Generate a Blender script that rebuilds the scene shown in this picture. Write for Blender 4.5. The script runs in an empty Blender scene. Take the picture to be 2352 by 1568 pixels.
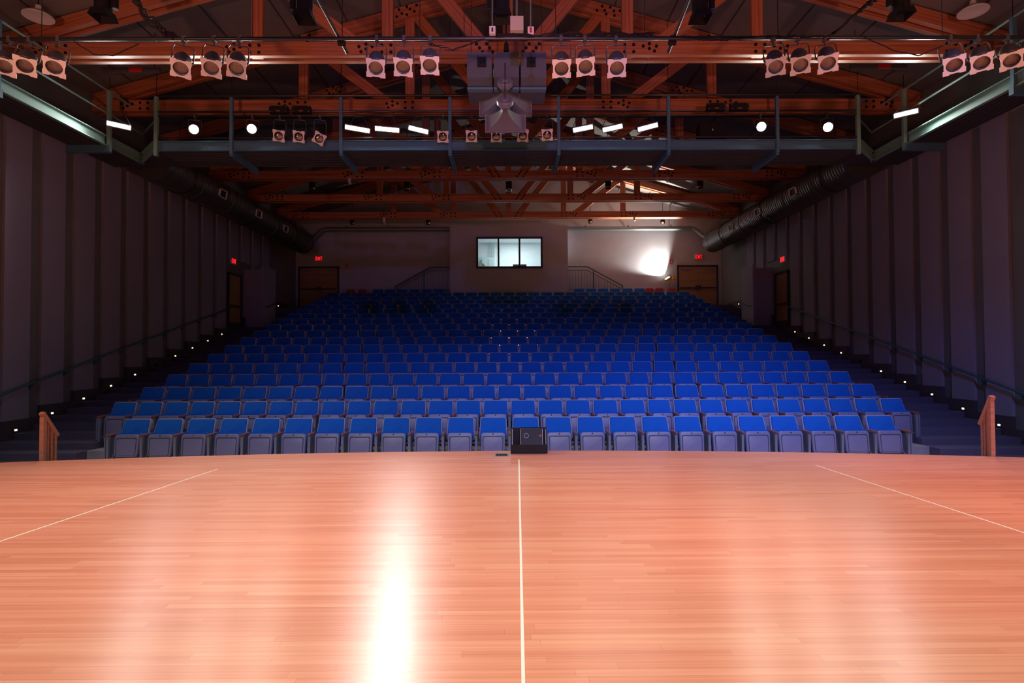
import bpy, bmesh, math, random
from mathutils import Vector, Matrix
random.seed(7)
SC = bpy.context.scene
COL = SC.collection
R = math.radians
# ------------------------------------------------------------------ camera
F_PX = 1308.0
CAMZ = 1.5
CAM_ROT = Matrix.Rotation(-0.0050, 4, 'Z') @ Matrix.Rotation(math.pi/2 + 0.0214, 4, 'X') @ Matrix.Rotation(-0.0045, 4, 'Z')
cam_data = bpy.data.cameras.new('camera'); cam = bpy.data.objects.new('camera', cam_data)
COL.objects.link(cam)
cam.matrix_world = Matrix.Translation((0, 0, CAMZ)) @ CAM_ROT
cam_data.sensor_width = 36.0; cam_data.lens = F_PX/2352*36.0
cam_data.clip_start = 0.05; cam_data.clip_end = 200
SC.camera = cam
def P(px, py, Y):
    """point of the depth plane Y seen at a pixel of the photograph (used to survey the room)"""
    d = CAM_ROT.to_3x3() @ Vector(((px-1176)/F_PX, -(py-784)/F_PX, -1))
    t = Y/d.y
    return Vector((d.x*t, Y, CAMZ+d.z*t))
# ------------------------------------------------------------------ world, exposure
w = bpy.data.worlds.new('world'); SC.world = w; w.use_nodes = True
w.node_tree.nodes['Background'].inputs[0].default_value = (0.55, 0.5, 0.6, 1)
w.node_tree.nodes['Background'].inputs[1].default_value = 0.0012
SC.view_settings.view_transform = 'Standard'; SC.view_settings.look = 'None'
SC.view_settings.exposure = 0.0; SC.view_settings.gamma = 1.0; SC.view_settings.use_curve_mapping = False
SC.cycles.use_denoising = True
SC.cycles.sample_clamp_indirect = 4.0
SC.cycles.caustics_reflective = False; SC.cycles.caustics_refractive = False
SC.cycles.max_bounces = 7; SC.cycles.diffuse_bounces = 4; SC.cycles.glossy_bounces = 3
# ------------------------------------------------------------------ stage and house lamps outside the picture, plus added truss fill
def lamp(name, kind, loc, power, color, target=None, size=0.1, angle=60, blend=0.5, parent=None):
    d = bpy.data.lights.new(name, kind); d.energy = power; d.color = color
    if kind == 'SPOT':
        d.spot_size = R(angle); d.spot_blend = blend; d.shadow_soft_size = size
    elif kind == 'POINT':
        d.shadow_soft_size = size
    elif kind == 'AREA':
        d.shape = 'SQUARE'; d.size = size
    o = bpy.data.objects.new(name, d); COL.objects.link(o); o.location = loc
    if target is not None:
        o.rotation_euler = (Vector(target)-Vector(loc)).to_track_quat('-Z', 'Y').to_euler()
    return o
WARM = (1.0, 0.95, 0.92)
VIOLET = (0.20, 0.28, 1.0)
# down lights of the stage grid, above and behind the camera, beaming down on the boards
for x in (-5.0, 0.0, 5.0):
    lamp('upstage_down_light', 'SPOT', (x, -2.0, 6.6), 1480, (1.0, 0.98, 0.90), (x, 0.8, 0), 0.12, 100, 0.7)
for x in (-7.0, -3.5, 0.0, 3.5, 7.0):
    lamp('stage_down_light', 'SPOT', (x, 3.5, 6.6), 380 if x < 1 else (600 if x < 7 else 950), (1.0, 0.52, 0.58), (x, 5.9, 0), 0.12, 60, 0.7)
# blue violet lamps over the stage, spilling over the front of the house
for x, pw in ((-4.8, 330), (-1.2, 850), (2.2, 1350), (5.2, 2100)):
    lamp('house_spill_light', 'SPOT', (x, 3.0, 7.3), pw, VIOLET, (x*1.15, 11.4, 0.0), 0.12, 54, 1.0)
# added unseen red amber fill, brightening the trusses and the front pipe
for x in (-5.8, 0.0, 5.8):
    lamp('added_truss_fill', 'SPOT', (x, 3.0, 4.2), 560, (1.0, 0.40, 0.30), (x*1.05, 11.0, 8.2), 0.12, 58, 1.0)
# faint violet wash reaching the back of the house
lamp('house_wash_light', 'SPOT', (0, 0.5, 6.8), 500, (0.42, 0.30, 1.0), (0, 22, 3.2), 0.12, 70, 1.0)

# ------------------------------------------------------------------ materials
def mat(name, color, rough=0.6, metal=0.0, emit=None, strength=0.0, bump=None, var=0.0, vscale=8.0, spec=0.5):
    m = bpy.data.materials.new(name); m.use_nodes = True
    nt = m.node_tree; b = nt.nodes['Principled BSDF']
    b.inputs['Base Color'].default_value = (*color, 1); b.inputs['Roughness'].default_value = rough
    b.inputs['Metallic'].default_value = metal; b.inputs['Specular IOR Level'].default_value = spec
    if emit:
        b.inputs['Emission Color'].default_value = (*emit, 1); b.inputs['Emission Strength'].default_value = strength
    if var or bump:
        tc = nt.nodes.new('ShaderNodeTexCoord'); n = nt.nodes.new('ShaderNodeTexNoise')
        n.inputs['Scale'].default_value = vscale; n.inputs['Detail'].default_value = 5
        nt.links.new(tc.outputs['Object'], n.inputs['Vector'])
        if var:
            r = nt.nodes.new('ShaderNodeValToRGB')
            r.color_ramp.elements[0].color = (*[c*(1-var) for c in color], 1); r.color_ramp.elements[0].position = 0.3
            r.color_ramp.elements[1].color = (*[min(1, c*(1+var)) for c in color], 1); r.color_ramp.elements[1].position = 0.7
            nt.links.new(n.outputs['Fac'], r.inputs['Fac']); nt.links.new(r.outputs['Color'], b.inputs['Base Color'])
        if bump:
            bp = nt.nodes.new('ShaderNodeBump'); bp.inputs['Strength'].default_value = bump; bp.inputs['Distance'].default_value = 0.01
            nt.links.new(n.outputs['Fac'], bp.inputs['Height']); nt.links.new(bp.outputs['Normal'], b.inputs['Normal'])
    return m
def wood_beam(name, c0, c1):
    m = bpy.data.materials.new(name); m.use_nodes = True
    nt = m.node_tree; b = nt.nodes['Principled BSDF']
    tc = nt.nodes.new('ShaderNodeTexCoord'); mp = nt.nodes.new('ShaderNodeMapping')
    mp.inputs['Scale'].default_value = (0.5, 14, 26)
    nt.links.new(tc.outputs['Object'], mp.inputs['Vector'])
    n = nt.nodes.new('ShaderNodeTexNoise'); n.inputs['Scale'].default_value = 1.0; n.inputs['Detail'].default_value = 6
    n.inputs['Distortion'].default_value = 0.4
    nt.links.new(mp.outputs['Vector'], n.inputs['Vector'])
    r = nt.nodes.new('ShaderNodeValToRGB')
    r.color_ramp.elements[0].position = 0.32; r.color_ramp.elements[0].color = (*c0, 1)
    r.color_ramp.elements[1].position = 0.68; r.color_ramp.elements[1].color = (*c1, 1)
    nt.links.new(n.outputs['Fac'], r.inputs['Fac']); nt.links.new(r.outputs['Color'], b.inputs['Base Color'])
    b.inputs['Roughness'].default_value = 0.5
    return m
def stage_boards():
    m = bpy.data.materials.new('stage_boards'); m.use_nodes = True
    nt = m.node_tree; b = nt.nodes['Principled BSDF']; L = nt.links.new
    tc = nt.nodes.new('ShaderNodeTexCoord')
    br = nt.nodes.new('ShaderNodeTexBrick'); br.offset = 0.37; br.offset_frequency = 2; br.squash = 1.0
    br.inputs['Scale'].default_value = 1.0; br.inputs['Brick Width'].default_value = 1.35
    br.inputs['Row Height'].default_value = 0.057; br.inputs['Mortar Size'].default_value = 0.0006
    br.inputs['Mortar Smooth'].default_value = 0.3; br.inputs['Bias'].default_value = 0.0
    br.inputs['Color1'].default_value = (0.0, 0.0, 0.0, 1); br.inputs['Color2'].default_value = (1, 1, 1, 1)
    br.inputs['Mortar'].default_value = (0.3, 0.3, 0.3, 1)
    # shift every strip along its length so that the end joints fall at random
    sep = nt.nodes.new('ShaderNodeSeparateXYZ'); L(tc.outputs['Object'], sep.inputs[0])
    dv = nt.nodes.new('ShaderNodeMath'); dv.operation = 'DIVIDE'; dv.inputs[1].default_value = 0.057; L(sep.outputs['Y'], dv.inputs[0])
    fl = nt.nodes.new('ShaderNodeMath'); fl.operation = 'FLOOR'; L(dv.outputs[0], fl.inputs[0])
    wn = nt.nodes.new('ShaderNodeTexWhiteNoise'); wn.noise_dimensions = '1D'; L(fl.outputs[0], wn.inputs['W'])
    ml = nt.nodes.new('ShaderNodeMath'); ml.operation = 'MULTIPLY_ADD'; ml.inputs[1].default_value = 3.0
    L(wn.outputs['Value'], ml.inputs[0]); L(sep.outputs['X'], ml.inputs[2])
    cb = nt.nodes.new('ShaderNodeCombineXYZ'); L(ml.outputs[0], cb.inputs['X']); L(sep.outputs['Y'], cb.inputs['Y'])
    L(cb.outputs[0], br.inputs['Vector'])
    mp = nt.nodes.new('ShaderNodeMapping'); mp.inputs['Scale'].default_value = (0.7, 45, 1)
    L(cb.outputs[0], mp.inputs['Vector'])
    n = nt.nodes.new('ShaderNodeTexNoise'); n.inputs['Scale'].default_value = 1.0; n.inputs['Detail'].default_value = 5
    L(mp.outputs[0], n.inputs['Vector'])
    mx = nt.nodes.new('ShaderNodeMix'); mx.data_type = 'FLOAT'; mx.inputs['Factor'].default_value = 0.72
    L(br.outputs['Color'], mx.inputs['A']); L(n.outputs['Fac'], mx.inputs['B'])
    r = nt.nodes.new('ShaderNodeValToRGB')
    e = r.color_ramp.elements
    e[0].position = 0.18; e[0].color = (0.58, 0.180, 0.098, 1)
    e[1].position = 0.85; e[1].color = (0.82, 0.375, 0.225, 1)
    k = r.color_ramp.elements.new(0.5); k.color = (0.72, 0.262, 0.150, 1)
    L(mx.outputs['Result'], r.inputs['Fac'])
    mo = nt.nodes.new('ShaderNodeMix'); mo.data_type = 'RGBA'; L(br.outputs['Fac'], mo.inputs['Factor'])
    L(r.outputs['Color'], mo.inputs['A']); mo.inputs['B'].default_value = (0.30, 0.12, 0.07, 1)
    L(mo.outputs['Result'], b.inputs['Base Color'])
    b.inputs['Roughness'].default_value = 0.30; b.inputs['Specular IOR Level'].default_value = 0.5
    rr = nt.nodes.new('ShaderNodeMapRange'); rr.inputs['To Min'].default_value = 0.27; rr.inputs['To Max'].default_value = 0.38
    L(n.outputs['Fac'], rr.inputs['Value']); L(rr.outputs[0], b.inputs['Roughness'])
    # strips lie side by side with a slight crown, so the sheen smears across them, towards the viewer
    tg = nt.nodes.new('ShaderNodeCombineXYZ'); tg.inputs['Y'].default_value = 1.0
    b.inputs['Anisotropic'].default_value = 0.70; L(tg.outputs[0], b.inputs['Tangent'])
    bp = nt.nodes.new('ShaderNodeBump'); bp.inputs['Strength'].default_value = 0.12; bp.inputs['Distance'].default_value = 0.004
    L(mx.outputs['Result'], bp.inputs['Height']); L(bp.outputs['Normal'], b.inputs['Normal'])
    return m
M = {}
M['boards'] = stage_boards()
M['beam'] = wood_beam('reddish_timber', (0.36, 0.095, 0.048), (0.60, 0.225, 0.110))
M['rail_wood'] = wood_beam('oak_rail', (0.44, 0.155, 0.080), (0.56, 0.23, 0.125))
M['door_wood'] = wood_beam('door_veneer', (0.36, 0.20, 0.09), (0.48, 0.28, 0.13))
M['arm_wood'] = mat('armrest_wood', (0.36, 0.10, 0.055), 0.4)
M['bolt'] = mat('bolt_black', (0.02, 0.018, 0.018), 0.5, 0.6)
M['wall'] = mat('wall_paint', (0.19, 0.205, 0.21), 0.8, var=0.06, vscale=3)
M['backwall'] = mat('back_wall_paint', (0.54, 0.56, 0.63), 0.8, var=0.04, vscale=2)
M['panel'] = mat('acoustic_fabric', (0.33, 0.325, 0.43), 0.9, bump=0.2, var=0.05, vscale=40)
M['base'] = mat('dark_base', (0.085, 0.065, 0.075), 0.7)
M['roof'] = mat('roof_deck', (0.19, 0.18, 0.175), 0.8, var=0.05, vscale=4)
M['concrete'] = mat('concrete', (0.36, 0.34, 0.34), 0.8, bump=0.2, var=0.14, vscale=6)
M['carpet'] = mat('aisle_carpet', (0.13, 0.105, 0.16), 0.95, bump=0.5, var=0.25, vscale=120)
M['fabric'] = mat('blue_upholstery', (0.012, 0.145, 0.56), 0.85, bump=0.25, var=0.12, vscale=160, spec=0.2)
M['shell'] = mat('pale_seat_shell', (0.46, 0.42, 0.52), 0.4)
M['groove'] = mat('seat_groove', (0.07, 0.065, 0.085), 0.6)
M['plastic'] = mat('grey_seat_plastic', (0.28, 0.25, 0.37), 0.36)
M['seatmetal'] = mat('grey_seat_metal', (0.30, 0.29, 0.33), 0.42, 0.2)
M['chrome'] = mat('chrome', (0.8, 0.8, 0.8), 0.15, 1.0)
M['black'] = mat('black_paint', (0.014, 0.013, 0.017), 0.55, spec=0.25)
M['blackmat'] = mat('black_cover', (0.020, 0.016, 0.020), 0.75, spec=0.2)
M['canbody'] = mat('fixture_black', (0.10, 0.092, 0.105), 0.45, 0.1)
M['frame'] = mat('gel_frame_metal', (0.88, 0.84, 0.80), 0.45)
M['lens'] = mat('lens_glass', (0.17, 0.135, 0.125), 0.10, 0.9, bump=1.0, vscale=9)
M['teal'] = mat('teal_steel', (0.22, 0.42, 0.36), 0.65, 0.0)
M['bluesteel'] = mat('blue_grey_steel', (0.09, 0.22, 0.33), 0.5, 0.1)
M['deck'] = mat('deck_metal', (0.07, 0.07, 0.08), 0.6, 0.1)
M['rail'] = mat('dark_pipe', (0.06, 0.06, 0.07), 0.35, 0.7)
M['hand'] = mat('green_handrail', (0.06, 0.17, 0.17), 0.4, 0.2)
M['duct'] = mat('duct_metal', (0.11, 0.115, 0.115), 0.38, 0.5)
M['ductpale'] = mat('galvanised_pipe', (0.24, 0.28, 0.30), 0.4, 0.4)
M['registers'] = mat('register_frame', (0.75, 0.73, 0.70), 0.5)
M['speaker'] = mat('speaker_grey', (0.09, 0.105, 0.15), 0.6, bump=0.15, vscale=120)
M['horn'] = mat('horn_grey', (0.18, 0.185, 0.24), 0.5)
M['redseat'] = mat('red_upholstery', (0.42, 0.05, 0.04), 0.8)
M['yellow'] = mat('yellow_paint', (0.75, 0.52, 0.05), 0.45)
M['beige'] = mat('beige_box', (0.62, 0.55, 0.46), 0.5)
M['white'] = mat('white_enamel', (0.82, 0.80, 0.78), 0.5)
M['tape'] = mat('cream_tape', (0.80, 0.72, 0.60), 0.6)
M['red'] = mat('red_box', (0.55, 0.02, 0.02), 0.4)
M['signred'] = mat('sign_lit_red', (0.5, 0.01, 0.01), 0.4, emit=(1.0, 0.012, 0.012), strength=1.3)
M['signhot'] = mat('sign_letter', (0.5, 0.02, 0.02), 0.5, emit=(1.0, 0.012, 0.016), strength=1.5)
M['signface'] = mat('sign_face', (0.10, 0.012, 0.012), 0.4, emit=(1.0, 0.006, 0.008), strength=0.10)
M['led'] = mat('led_lens', (0.9, 0.9, 0.9), 0.3, emit=(1.0, 1.0, 0.97), strength=22)
M['lamp'] = mat('lit_lens', (0.9, 0.9, 0.9), 0.3, emit=(1.0, 0.97, 0.88), strength=30)
M['halogen'] = mat('halogen_lens', (0.9, 0.9, 0.9), 0.3, emit=(1.0, 0.93, 0.82), strength=30)
M['steplens'] = mat('step_light_lens', (0.9, 0.9, 0.85), 0.3, emit=(1.0, 0.86, 0.60), strength=2.2)
M['room'] = mat('control_room_paint', (0.78, 0.82, 0.83), 0.8)
M['cabinet'] = mat('cabinet_grey', (0.50, 0.58, 0.57), 0.5)
M['winframe'] = mat('window_frame_dark', (0.05, 0.05, 0.06), 0.5)
M['cream'] = mat('cream_plastic', (0.75, 0.68, 0.52), 0.5)
def glass():
    m = bpy.data.materials.new('window_glass'); m.use_nodes = True; nt = m.node_tree; nt.nodes.clear()
    o = nt.nodes.new('ShaderNodeOutputMaterial'); t = nt.nodes.new('ShaderNodeBsdfTransparent'); g = nt.nodes.new('ShaderNodeBsdfGlossy')
    t.inputs[0].default_value = (0.95, 0.98, 0.98, 1); g.inputs['Roughness'].default_value = 0.02
    x = nt.nodes.new('ShaderNodeMixShader'); x.inputs[0].default_value = 0.06
    nt.links.new(t.outputs[0], x.inputs[1]); nt.links.new(g.outputs[0], x.inputs[2]); nt.links.new(x.outputs[0], o.inputs[0])
    return m
M['glass'] = glass()

# ------------------------------------------------------------------ mesh helpers
class MB:
    def __init__(s): s.v = []; s.f = []; s.m = []; s.mats = []
    def mi(s, k):
        if k not in s.mats: s.mats.append(k)
        return s.mats.index(k)
    def add(s, vs, fs, k):
        n = len(s.v); s.v += [tuple(v) for v in vs]; i = s.mi(k)
        for f in fs: s.f.append([n+a for a in f]); s.m.append(i)
        return s
    def box(s, x0, x1, y0, y1, z0, z1, k):
        vs = [(x0,y0,z0),(x1,y0,z0),(x1,y1,z0),(x0,y1,z0),(x0,y0,z1),(x1,y0,z1),(x1,y1,z1),(x0,y1,z1)]
        return s.add(vs, [(3,2,1,0),(4,5,6,7),(0,1,5,4),(1,2,6,5),(2,3,7,6),(3,0,4,7)], k)
    def cyl(s, p0, p1, r0, r1, k, n=16, cap0=True, cap1=True):
        p0 = Vector(p0); p1 = Vector(p1); d = (p1-p0).normalized()
        a = d.cross(Vector((0,0,1)));
        if a.length < 1e-4: a = d.cross(Vector((0,1,0)))
        a.normalize(); b = d.cross(a)
        vs = []
        for p, r in ((p0,r0),(p1,r1)):
            for i in range(n):
                t = 2*math.pi*i/n; vs.append(p+a*(r*math.cos(t))+b*(r*math.sin(t)))
        fs = [(i, (i+1)%n, n+(i+1)%n, n+i) for i in range(n)]
        if cap0: fs.append(tuple(reversed(range(n))))
        if cap1: fs.append(tuple(range(n, 2*n)))
        return s.add(vs, fs, k)
    def tube(s, pts, r, k, n=8):
        pts = [Vector(p) for p in pts]; vs = []; fs = []
        prev = None
        for i, p in enumerate(pts):
            d = (pts[min(i+1, len(pts)-1)]-pts[max(i-1, 0)]).normalized()
            if prev is None:
                a = d.cross(Vector((0,0,1)))
                if a.length < 1e-3: a = d.cross(Vector((0,1,0)))
            else:
                a = prev - d*prev.dot(d)
            a.normalize(); prev = a; b = d.cross(a)
            for j in range(n):
                t = 2*math.pi*j/n; vs.append(p+a*(r*math.cos(t))+b*(r*math.sin(t)))
        for i in range(len(pts)-1):
            for j in range(n):
                fs.append((i*n+j, i*n+(j+1)%n, (i+1)*n+(j+1)%n, (i+1)*n+j))
        fs.append(tuple(reversed(range(n)))); fs.append(tuple(range((len(pts)-1)*n, len(pts)*n)))
        return s.add(vs, fs, k)
    def lathe(s, prof, k, n=24, origin=(0,0,0), A=None):
        """profile of (radius, along local z), optional 3x3 orientation"""
        A = A or Matrix.Identity(3); o = Vector(origin); vs = []; fs = []
        for r, z in prof:
            for j in range(n):
                t = 2*math.pi*j/n; vs.append(o + A @ Vector((r*math.cos(t), r*math.sin(t), z)))
        for i in range(len(prof)-1):
            for j in range(n):
                fs.append((i*n+j, i*n+(j+1)%n, (i+1)*n+(j+1)%n, (i+1)*n+j))
        return s.add(vs, fs, k)
    def slab(s, outline, o, U, V, N, d0, d1, inset, k, back=True):
        """outline (u,v) swept along N from d0 to d1, its front edge eased by inset"""
        o = Vector(o); U = Vector(U); V = Vector(V); N = Vector(N); n = len(outline)
        cu = sum(p[0] for p in outline)/n; cv = sum(p[1] for p in outline)/n
        w = max(abs(p[0]-cu) for p in outline); h = max(abs(p[1]-cv) for p in outline)
        def ring(d, ins):
            return [o+U*(cu+(u-cu)*(1-ins/w))+V*(cv+(v-cv)*(1-ins/h))+N*d for u, v in outline]
        vs = ring(d0, 0)+ring(d1-inset, 0)+ring(d1-inset*0.3, inset*0.35)+ring(d1, inset)
        fs = []
        for q in range(3):
            for i in range(n): fs.append((q*n+i, q*n+(i+1)%n, (q+1)*n+(i+1)%n, (q+1)*n+i))
        fs.append(tuple(range(3*n, 4*n)))
        if back: fs.append(tuple(reversed(range(n))))
        return s.add(vs, fs, k)
    def build(s, name, parent=None, loc=None, smooth=False):
        me = bpy.data.meshes.new(name); me.from_pydata(s.v, [], s.f)
        for k in s.mats: me.materials.append(M[k])
        me.polygons.foreach_set('material_index', s.m)
        bm = bmesh.new(); bm.from_mesh(me); bmesh.ops.recalc_face_normals(bm, faces=bm.faces); bm.to_mesh(me); bm.free()
        if smooth:
            me.polygons.foreach_set('use_smooth', [True]*len(me.polygons))
            try: me.set_sharp_from_angle(angle=R(38))
            except Exception: pass
        me.update()
        o = bpy.data.objects.new(name, me); COL.objects.link(o)
        if parent: o.parent = parent
        if loc is not None: o.location = loc
        return o
def rrect(w0, w1, h, r, n=4):
    """rounded trapezoid outline: bottom width w0, top width w1, v from 0 to h"""
    c = [(w0/2-r, r, -90), (w1/2-r, h-r, 0), (-w1/2+r, h-r, 90), (-w0/2+r, r, 180)]
    out = []
    for x, y, a in c:
        for i in range(n+1):
            t = R(a+90*i/n); out.append((x+r*math.cos(t), y+r*math.sin(t)))
    return out
def tag(o, label=None, cat=None, group=None, kind=None):
    if label: o['label'] = label
    if cat: o['category'] = cat
    if group: o['group'] = group
    if kind: o['kind'] = kind
    return o
def empty(name, loc, label=None, cat=None, group=None, rot=None):
    o = bpy.data.objects.new(name, None); COL.objects.link(o); o.location = loc; o.empty_display_size = 0.2
    if rot is not None: o.rotation_euler = rot
    return tag(o, label, cat, group)
def copy_tree(o, parent=None):
    c = o.copy(); COL.objects.link(c)
    if parent: c.parent = parent
    for ch in list(o.children): copy_tree(ch, c)
    return c
ORD = 'zeroth first second third fourth fifth sixth seventh eighth ninth tenth eleventh twelfth thirteenth fourteenth fifteenth sixteenth seventeenth eighteenth nineteenth twentieth'.split()
def ordn(i):
    if i <= 20: return ORD[i]
    return 'twenty-'+ORD[i-20] if i < 30 else 'thirtieth'
W = 10.08            # half width of the hall
PITCH, RISE = 0.914, 0.2466
Z0 = -0.56           # hall floor below the stage boards
def DR(r): return 10.86+PITCH*(r-1) if r < 18 else 26.25    # depth of the seat backs of row r
def ZR(r): return Z0+RISE*(r-1)
YB = 26.9            # back wall

# ------------------------------------------------------------------ setting: stage
def edgeY(x): return 8.84-(34.5-math.sqrt(34.5**2-x*x))
n = 48; xs = [-9.9+19.8*i/n for i in range(n+1)]
mb = MB()
top = [(x, edgeY(x), 0) for x in xs]+[(9.9, -7, 0), (-9.9, -7, 0)]
k = len(top); bot = [(x, y, Z0) for x, y, z in top]
mb.add(top, [tuple(range(k))], 'boards')
mb.add(top+bot, [(i, (i+1)%k, k+(i+1)%k, k+i) for i in range(k)], 'blackmat')
tag(mb.build('stage_floor'), 'salmon narrow board stage floor with a bowed front edge', 'stage floor', kind='structure')
# seating tiers
mb = MB()
prof = [(-7.0, Z0)]
for r in range(2, 19):
    y = DR(r)-0.85; prof += [(y, ZR(r-1)), (y, ZR(r))]
prof += [(YB, ZR(18))]
XA = 8.05
def sweep(mb, prof, x0, x1, k, zb):
    m = len(prof); a = [(x0, y, z) for y, z in prof]; b = [(x1, y, z) for y, z in prof]
    mb.add(a+b, [(i, i+1, m+i+1, m+i) for i in range(m-1)], k)
    for x in (x0, x1):
        pts = [(x, y, z) for y, z in prof]+[(x, prof[-1][0], zb), (x, prof[0][0], zb)]
        mb.add(pts, [tuple(range(len(pts)))], k)
sweep(mb, [(8.0, Z0)]+prof[1:], -XA, XA, 'concrete', -0.9)
tag(mb.build('floor'), 'grey concrete seating tiers stepping up from the stage', 'floor', kind='structure')
for side, sx in (('left', -1), ('right', 1)):
    mb = MB(); pr = [(7.0, Z0)]; z = Z0
    for r in range(2, 19):
        y = DR(r)-1.12 if r < 18 else 25.3
        pr += [(y-PITCH/2, z), (y-PITCH/2, z+RISE/2), (y, z+RISE/2), (y, z+RISE)]; z += RISE
    pr += [(YB, z)]
    sweep(mb, pr, sx*XA, sx*(W+0.02), 'carpet', -0.9)
    tag(mb.build('floor_aisle_'+side), 'dark carpeted aisle steps climbing along the %s wall' % side, 'aisle steps', kind='structure')
# ------------------------------------------------------------------ setting: walls, roof
SL = 0.2822
def roofz(x): return 10.72-SL*abs(x)
for side, sx in (('left', -1), ('right', 1)):
    mb = MB(); a, b = sorted((sx*W, sx*(W+0.25)))
    mb.box(a, b, 5.0, YB+0.2, -0.9, roofz(W)+0.05, 'wall')
    tag(mb.build('wall_'+side), '%s side wall of the hall, grey green between pale panels' % side, 'wall', kind='structure')
mb = MB()
for x0, x1 in ((-W-0.25, -2.62), (2.62, W+0.25)):
    vs = [(x0, YB, -0.9), (x1, YB, -0.9), (x1, YB, roofz(x1)+.05), (x0, YB, roofz(x0)+.05)]
    vs += [(x, YB+0.15, z) for x, y, z in vs]
    mb.add(vs, [(0,1,2,3),(7,6,5,4),(0,3,7,4),(1,2,6,5),(3,2,6,7),(0,1,5,4)], 'backwall')
vs = [(-2.62, YB, 7.3), (2.62, YB, 7.3), (2.62, YB, roofz(2.62)+.05), (0, YB, roofz(0)+.05), (-2.62, YB, roofz(2.62)+.05)]
vs += [(x, YB+0.15, z) for x, y, z in vs]
mb.add(vs, [(0,1,2,3,4),(9,8,7,6,5),(0,1,6,5)], 'backwall')
tag(mb.build('wall_back'), 'pale back wall of the hall behind the last seats', 'wall', kind='structure')
mb = MB()
for sx in (-1, 1):
    x1 = sx*(W+0.3)
    vs = [(0, 4, roofz(0)), (x1, 4, roofz(x1)), (x1, YB+.2, roofz(x1)), (0, YB+.2, roofz(0))]
    vs += [(x, y, z+0.15) for x, y, z in vs]
    mb.add(vs, [(0,1,2,3),(7,6,5,4),(0,1,5,4),(1,2,6,5),(2,3,7,6)], 'roof')
    for q in range(1, 8):                     # deck joints running up the slope
        x = sx*q*1.3
        mb.box(min(x, x+sx*0.03), max(x, x+sx*0.03), 4, YB, roofz(x)-0.02, roofz(x)+0.01, 'base')
tag(mb.build('ceiling'), 'pale pitched roof deck above the timber trusses', 'ceiling', kind='structure')
# stepped dark base along both walls and acoustic panels
for side, sx in (('left', -1), ('right', 1)):
    mb = MB()
    for q in range(-2, 16):
        y0 = 11.326+PITCH*q; zt = 0.2034+RISE*q
        if q >= 13: zt = 3.78
        a, b = sorted((sx*W, sx*(W-0.085)))
        mb.box(a, b, y0, y0+PITCH, zt-0.75, zt, 'base')
    tag(mb.build('baseboard_'+side), 'dark stepped base running up the %s wall beside the aisle' % side, 'baseboard', kind='structure')
    for q in range(-1, 13):
        y0 = 12.24+PITCH*q; zb = 0.45+RISE*q
        if q in (9, 10): zb = 4.98
        mb = MB(); a, b = sorted((0, -sx*0.06))
        mb.box(a, b, 0, 0.625, 0, 6.36-zb, 'panel')
        o = mb.build('acoustic_panel', loc=(sx*W, y0, zb))
        tag(o, 'tall mauve grey acoustic panel, %s from the stage on the %s wall' % (ordn(q+2), side), 'wall panel', 'acoustic panels on the %s wall' % side)

# ------------------------------------------------------------------ roof trusses
def member(name, root, p0, p1, h, d, kmat='beam', bolted=()):
    """a timber from p0 to p1 (local), h across the truss plane, d along y"""
    p0 = Vector(p0); p1 = Vector(p1); L = (p1-p0).length; mb = MB()
    mb.box(0, L, -d/2, d/2, -h/2, h/2, kmat)
    for px in bolted:
        for a, b in ((-.3,-.07),(-.16,-.03),(.06,.02),(.24,.07),(-.2,.08),(0,.1),(-.05,-.09),(.15,-.06)):
            mb.cyl((px+a, -d/2, b), (px+a, -d/2-0.018, b), 0.032, 0.032, 'bolt', 8)
    o = mb.build(name, root)
    X = (p1-p0).normalized(); Y = Vector((0, 1, 0)); Z = X.cross(Y).normalized()
    Mx = Matrix((X, Y, Z)).transposed().to_4x4(); Mx.translation = p0
    o.matrix_basis = Mx
    return o
ZC = 7.40
def chord(root):
    """double bottom chord with bolt heads"""
    mb = MB(); L = 2*W-0.04
    for y0 in (-0.165, 0.06):
        mb.box(-L/2, L/2, y0, y0+0.105, 0, 0.27, 'beam')
    bolts = []
    for px in (0, 2.4, 5.0, 8.8):
        for s in ((1,) if px == 0 else (-1, 1)):
            if px == 0:
                for s2 in (-1, 1):
                    bolts += [(s2*(0.30+0.06*i), 0.06+0.08*i) for i in range(3)]+[(s2*(0.50+0.06*i), 0.06+0.08*i) for i in range(3)]
            else:
                bolts += [(s*(px+a), b) for a in (-0.09, 0.09) for b in (0.06, 0.2)]
                bolts += [(s*(px+0.28+a), b) for a, b in ((0, 0.17), (0.12, 0.22), (0.12, 0.12), (0.22, 0.07), (0.26, 0.17))]
    for x, z in bolts:
        mb.cyl((x, -0.165, z), (x, -0.180, z), 0.032, 0.032, 'bolt', 8)
    return mb.build('bottom_chord', root)
def make_truss():
    t = empty('roof_truss', (0, 0, ZC))
    chord(t)
    for s in (-1, 1):
        for y in (-0.11, 0.11):
            member('top_chord', t, (s*(W-0.05), y, 0.30), (0, y, 0.30+SL*(W-0.05)), 0.27, 0.105, bolted=(5.2, 7.9) if y < 0 else ())
        for px in (2.4, 5.0):
            zt = 0.30+SL*(W-px)
            member('web_post', t, (s*px, 0, 0.02), (s*px, 0, zt+0.05), 0.22, 0.11)
        for p0, p1 in ((0.35, 2.3), (2.75, 4.9)):
            member('diagonal_brace', t, (s*p0, 0, 0.1), (s*p1, 0, 0.30+SL*(W-p1)-0.03), 0.24, 0.10)
    member('king_post', t, (0, 0, 0.02), (0, 0, 0.30+SL*W), 0.2, 0.11)
    return t
truss0 = make_truss()
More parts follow.
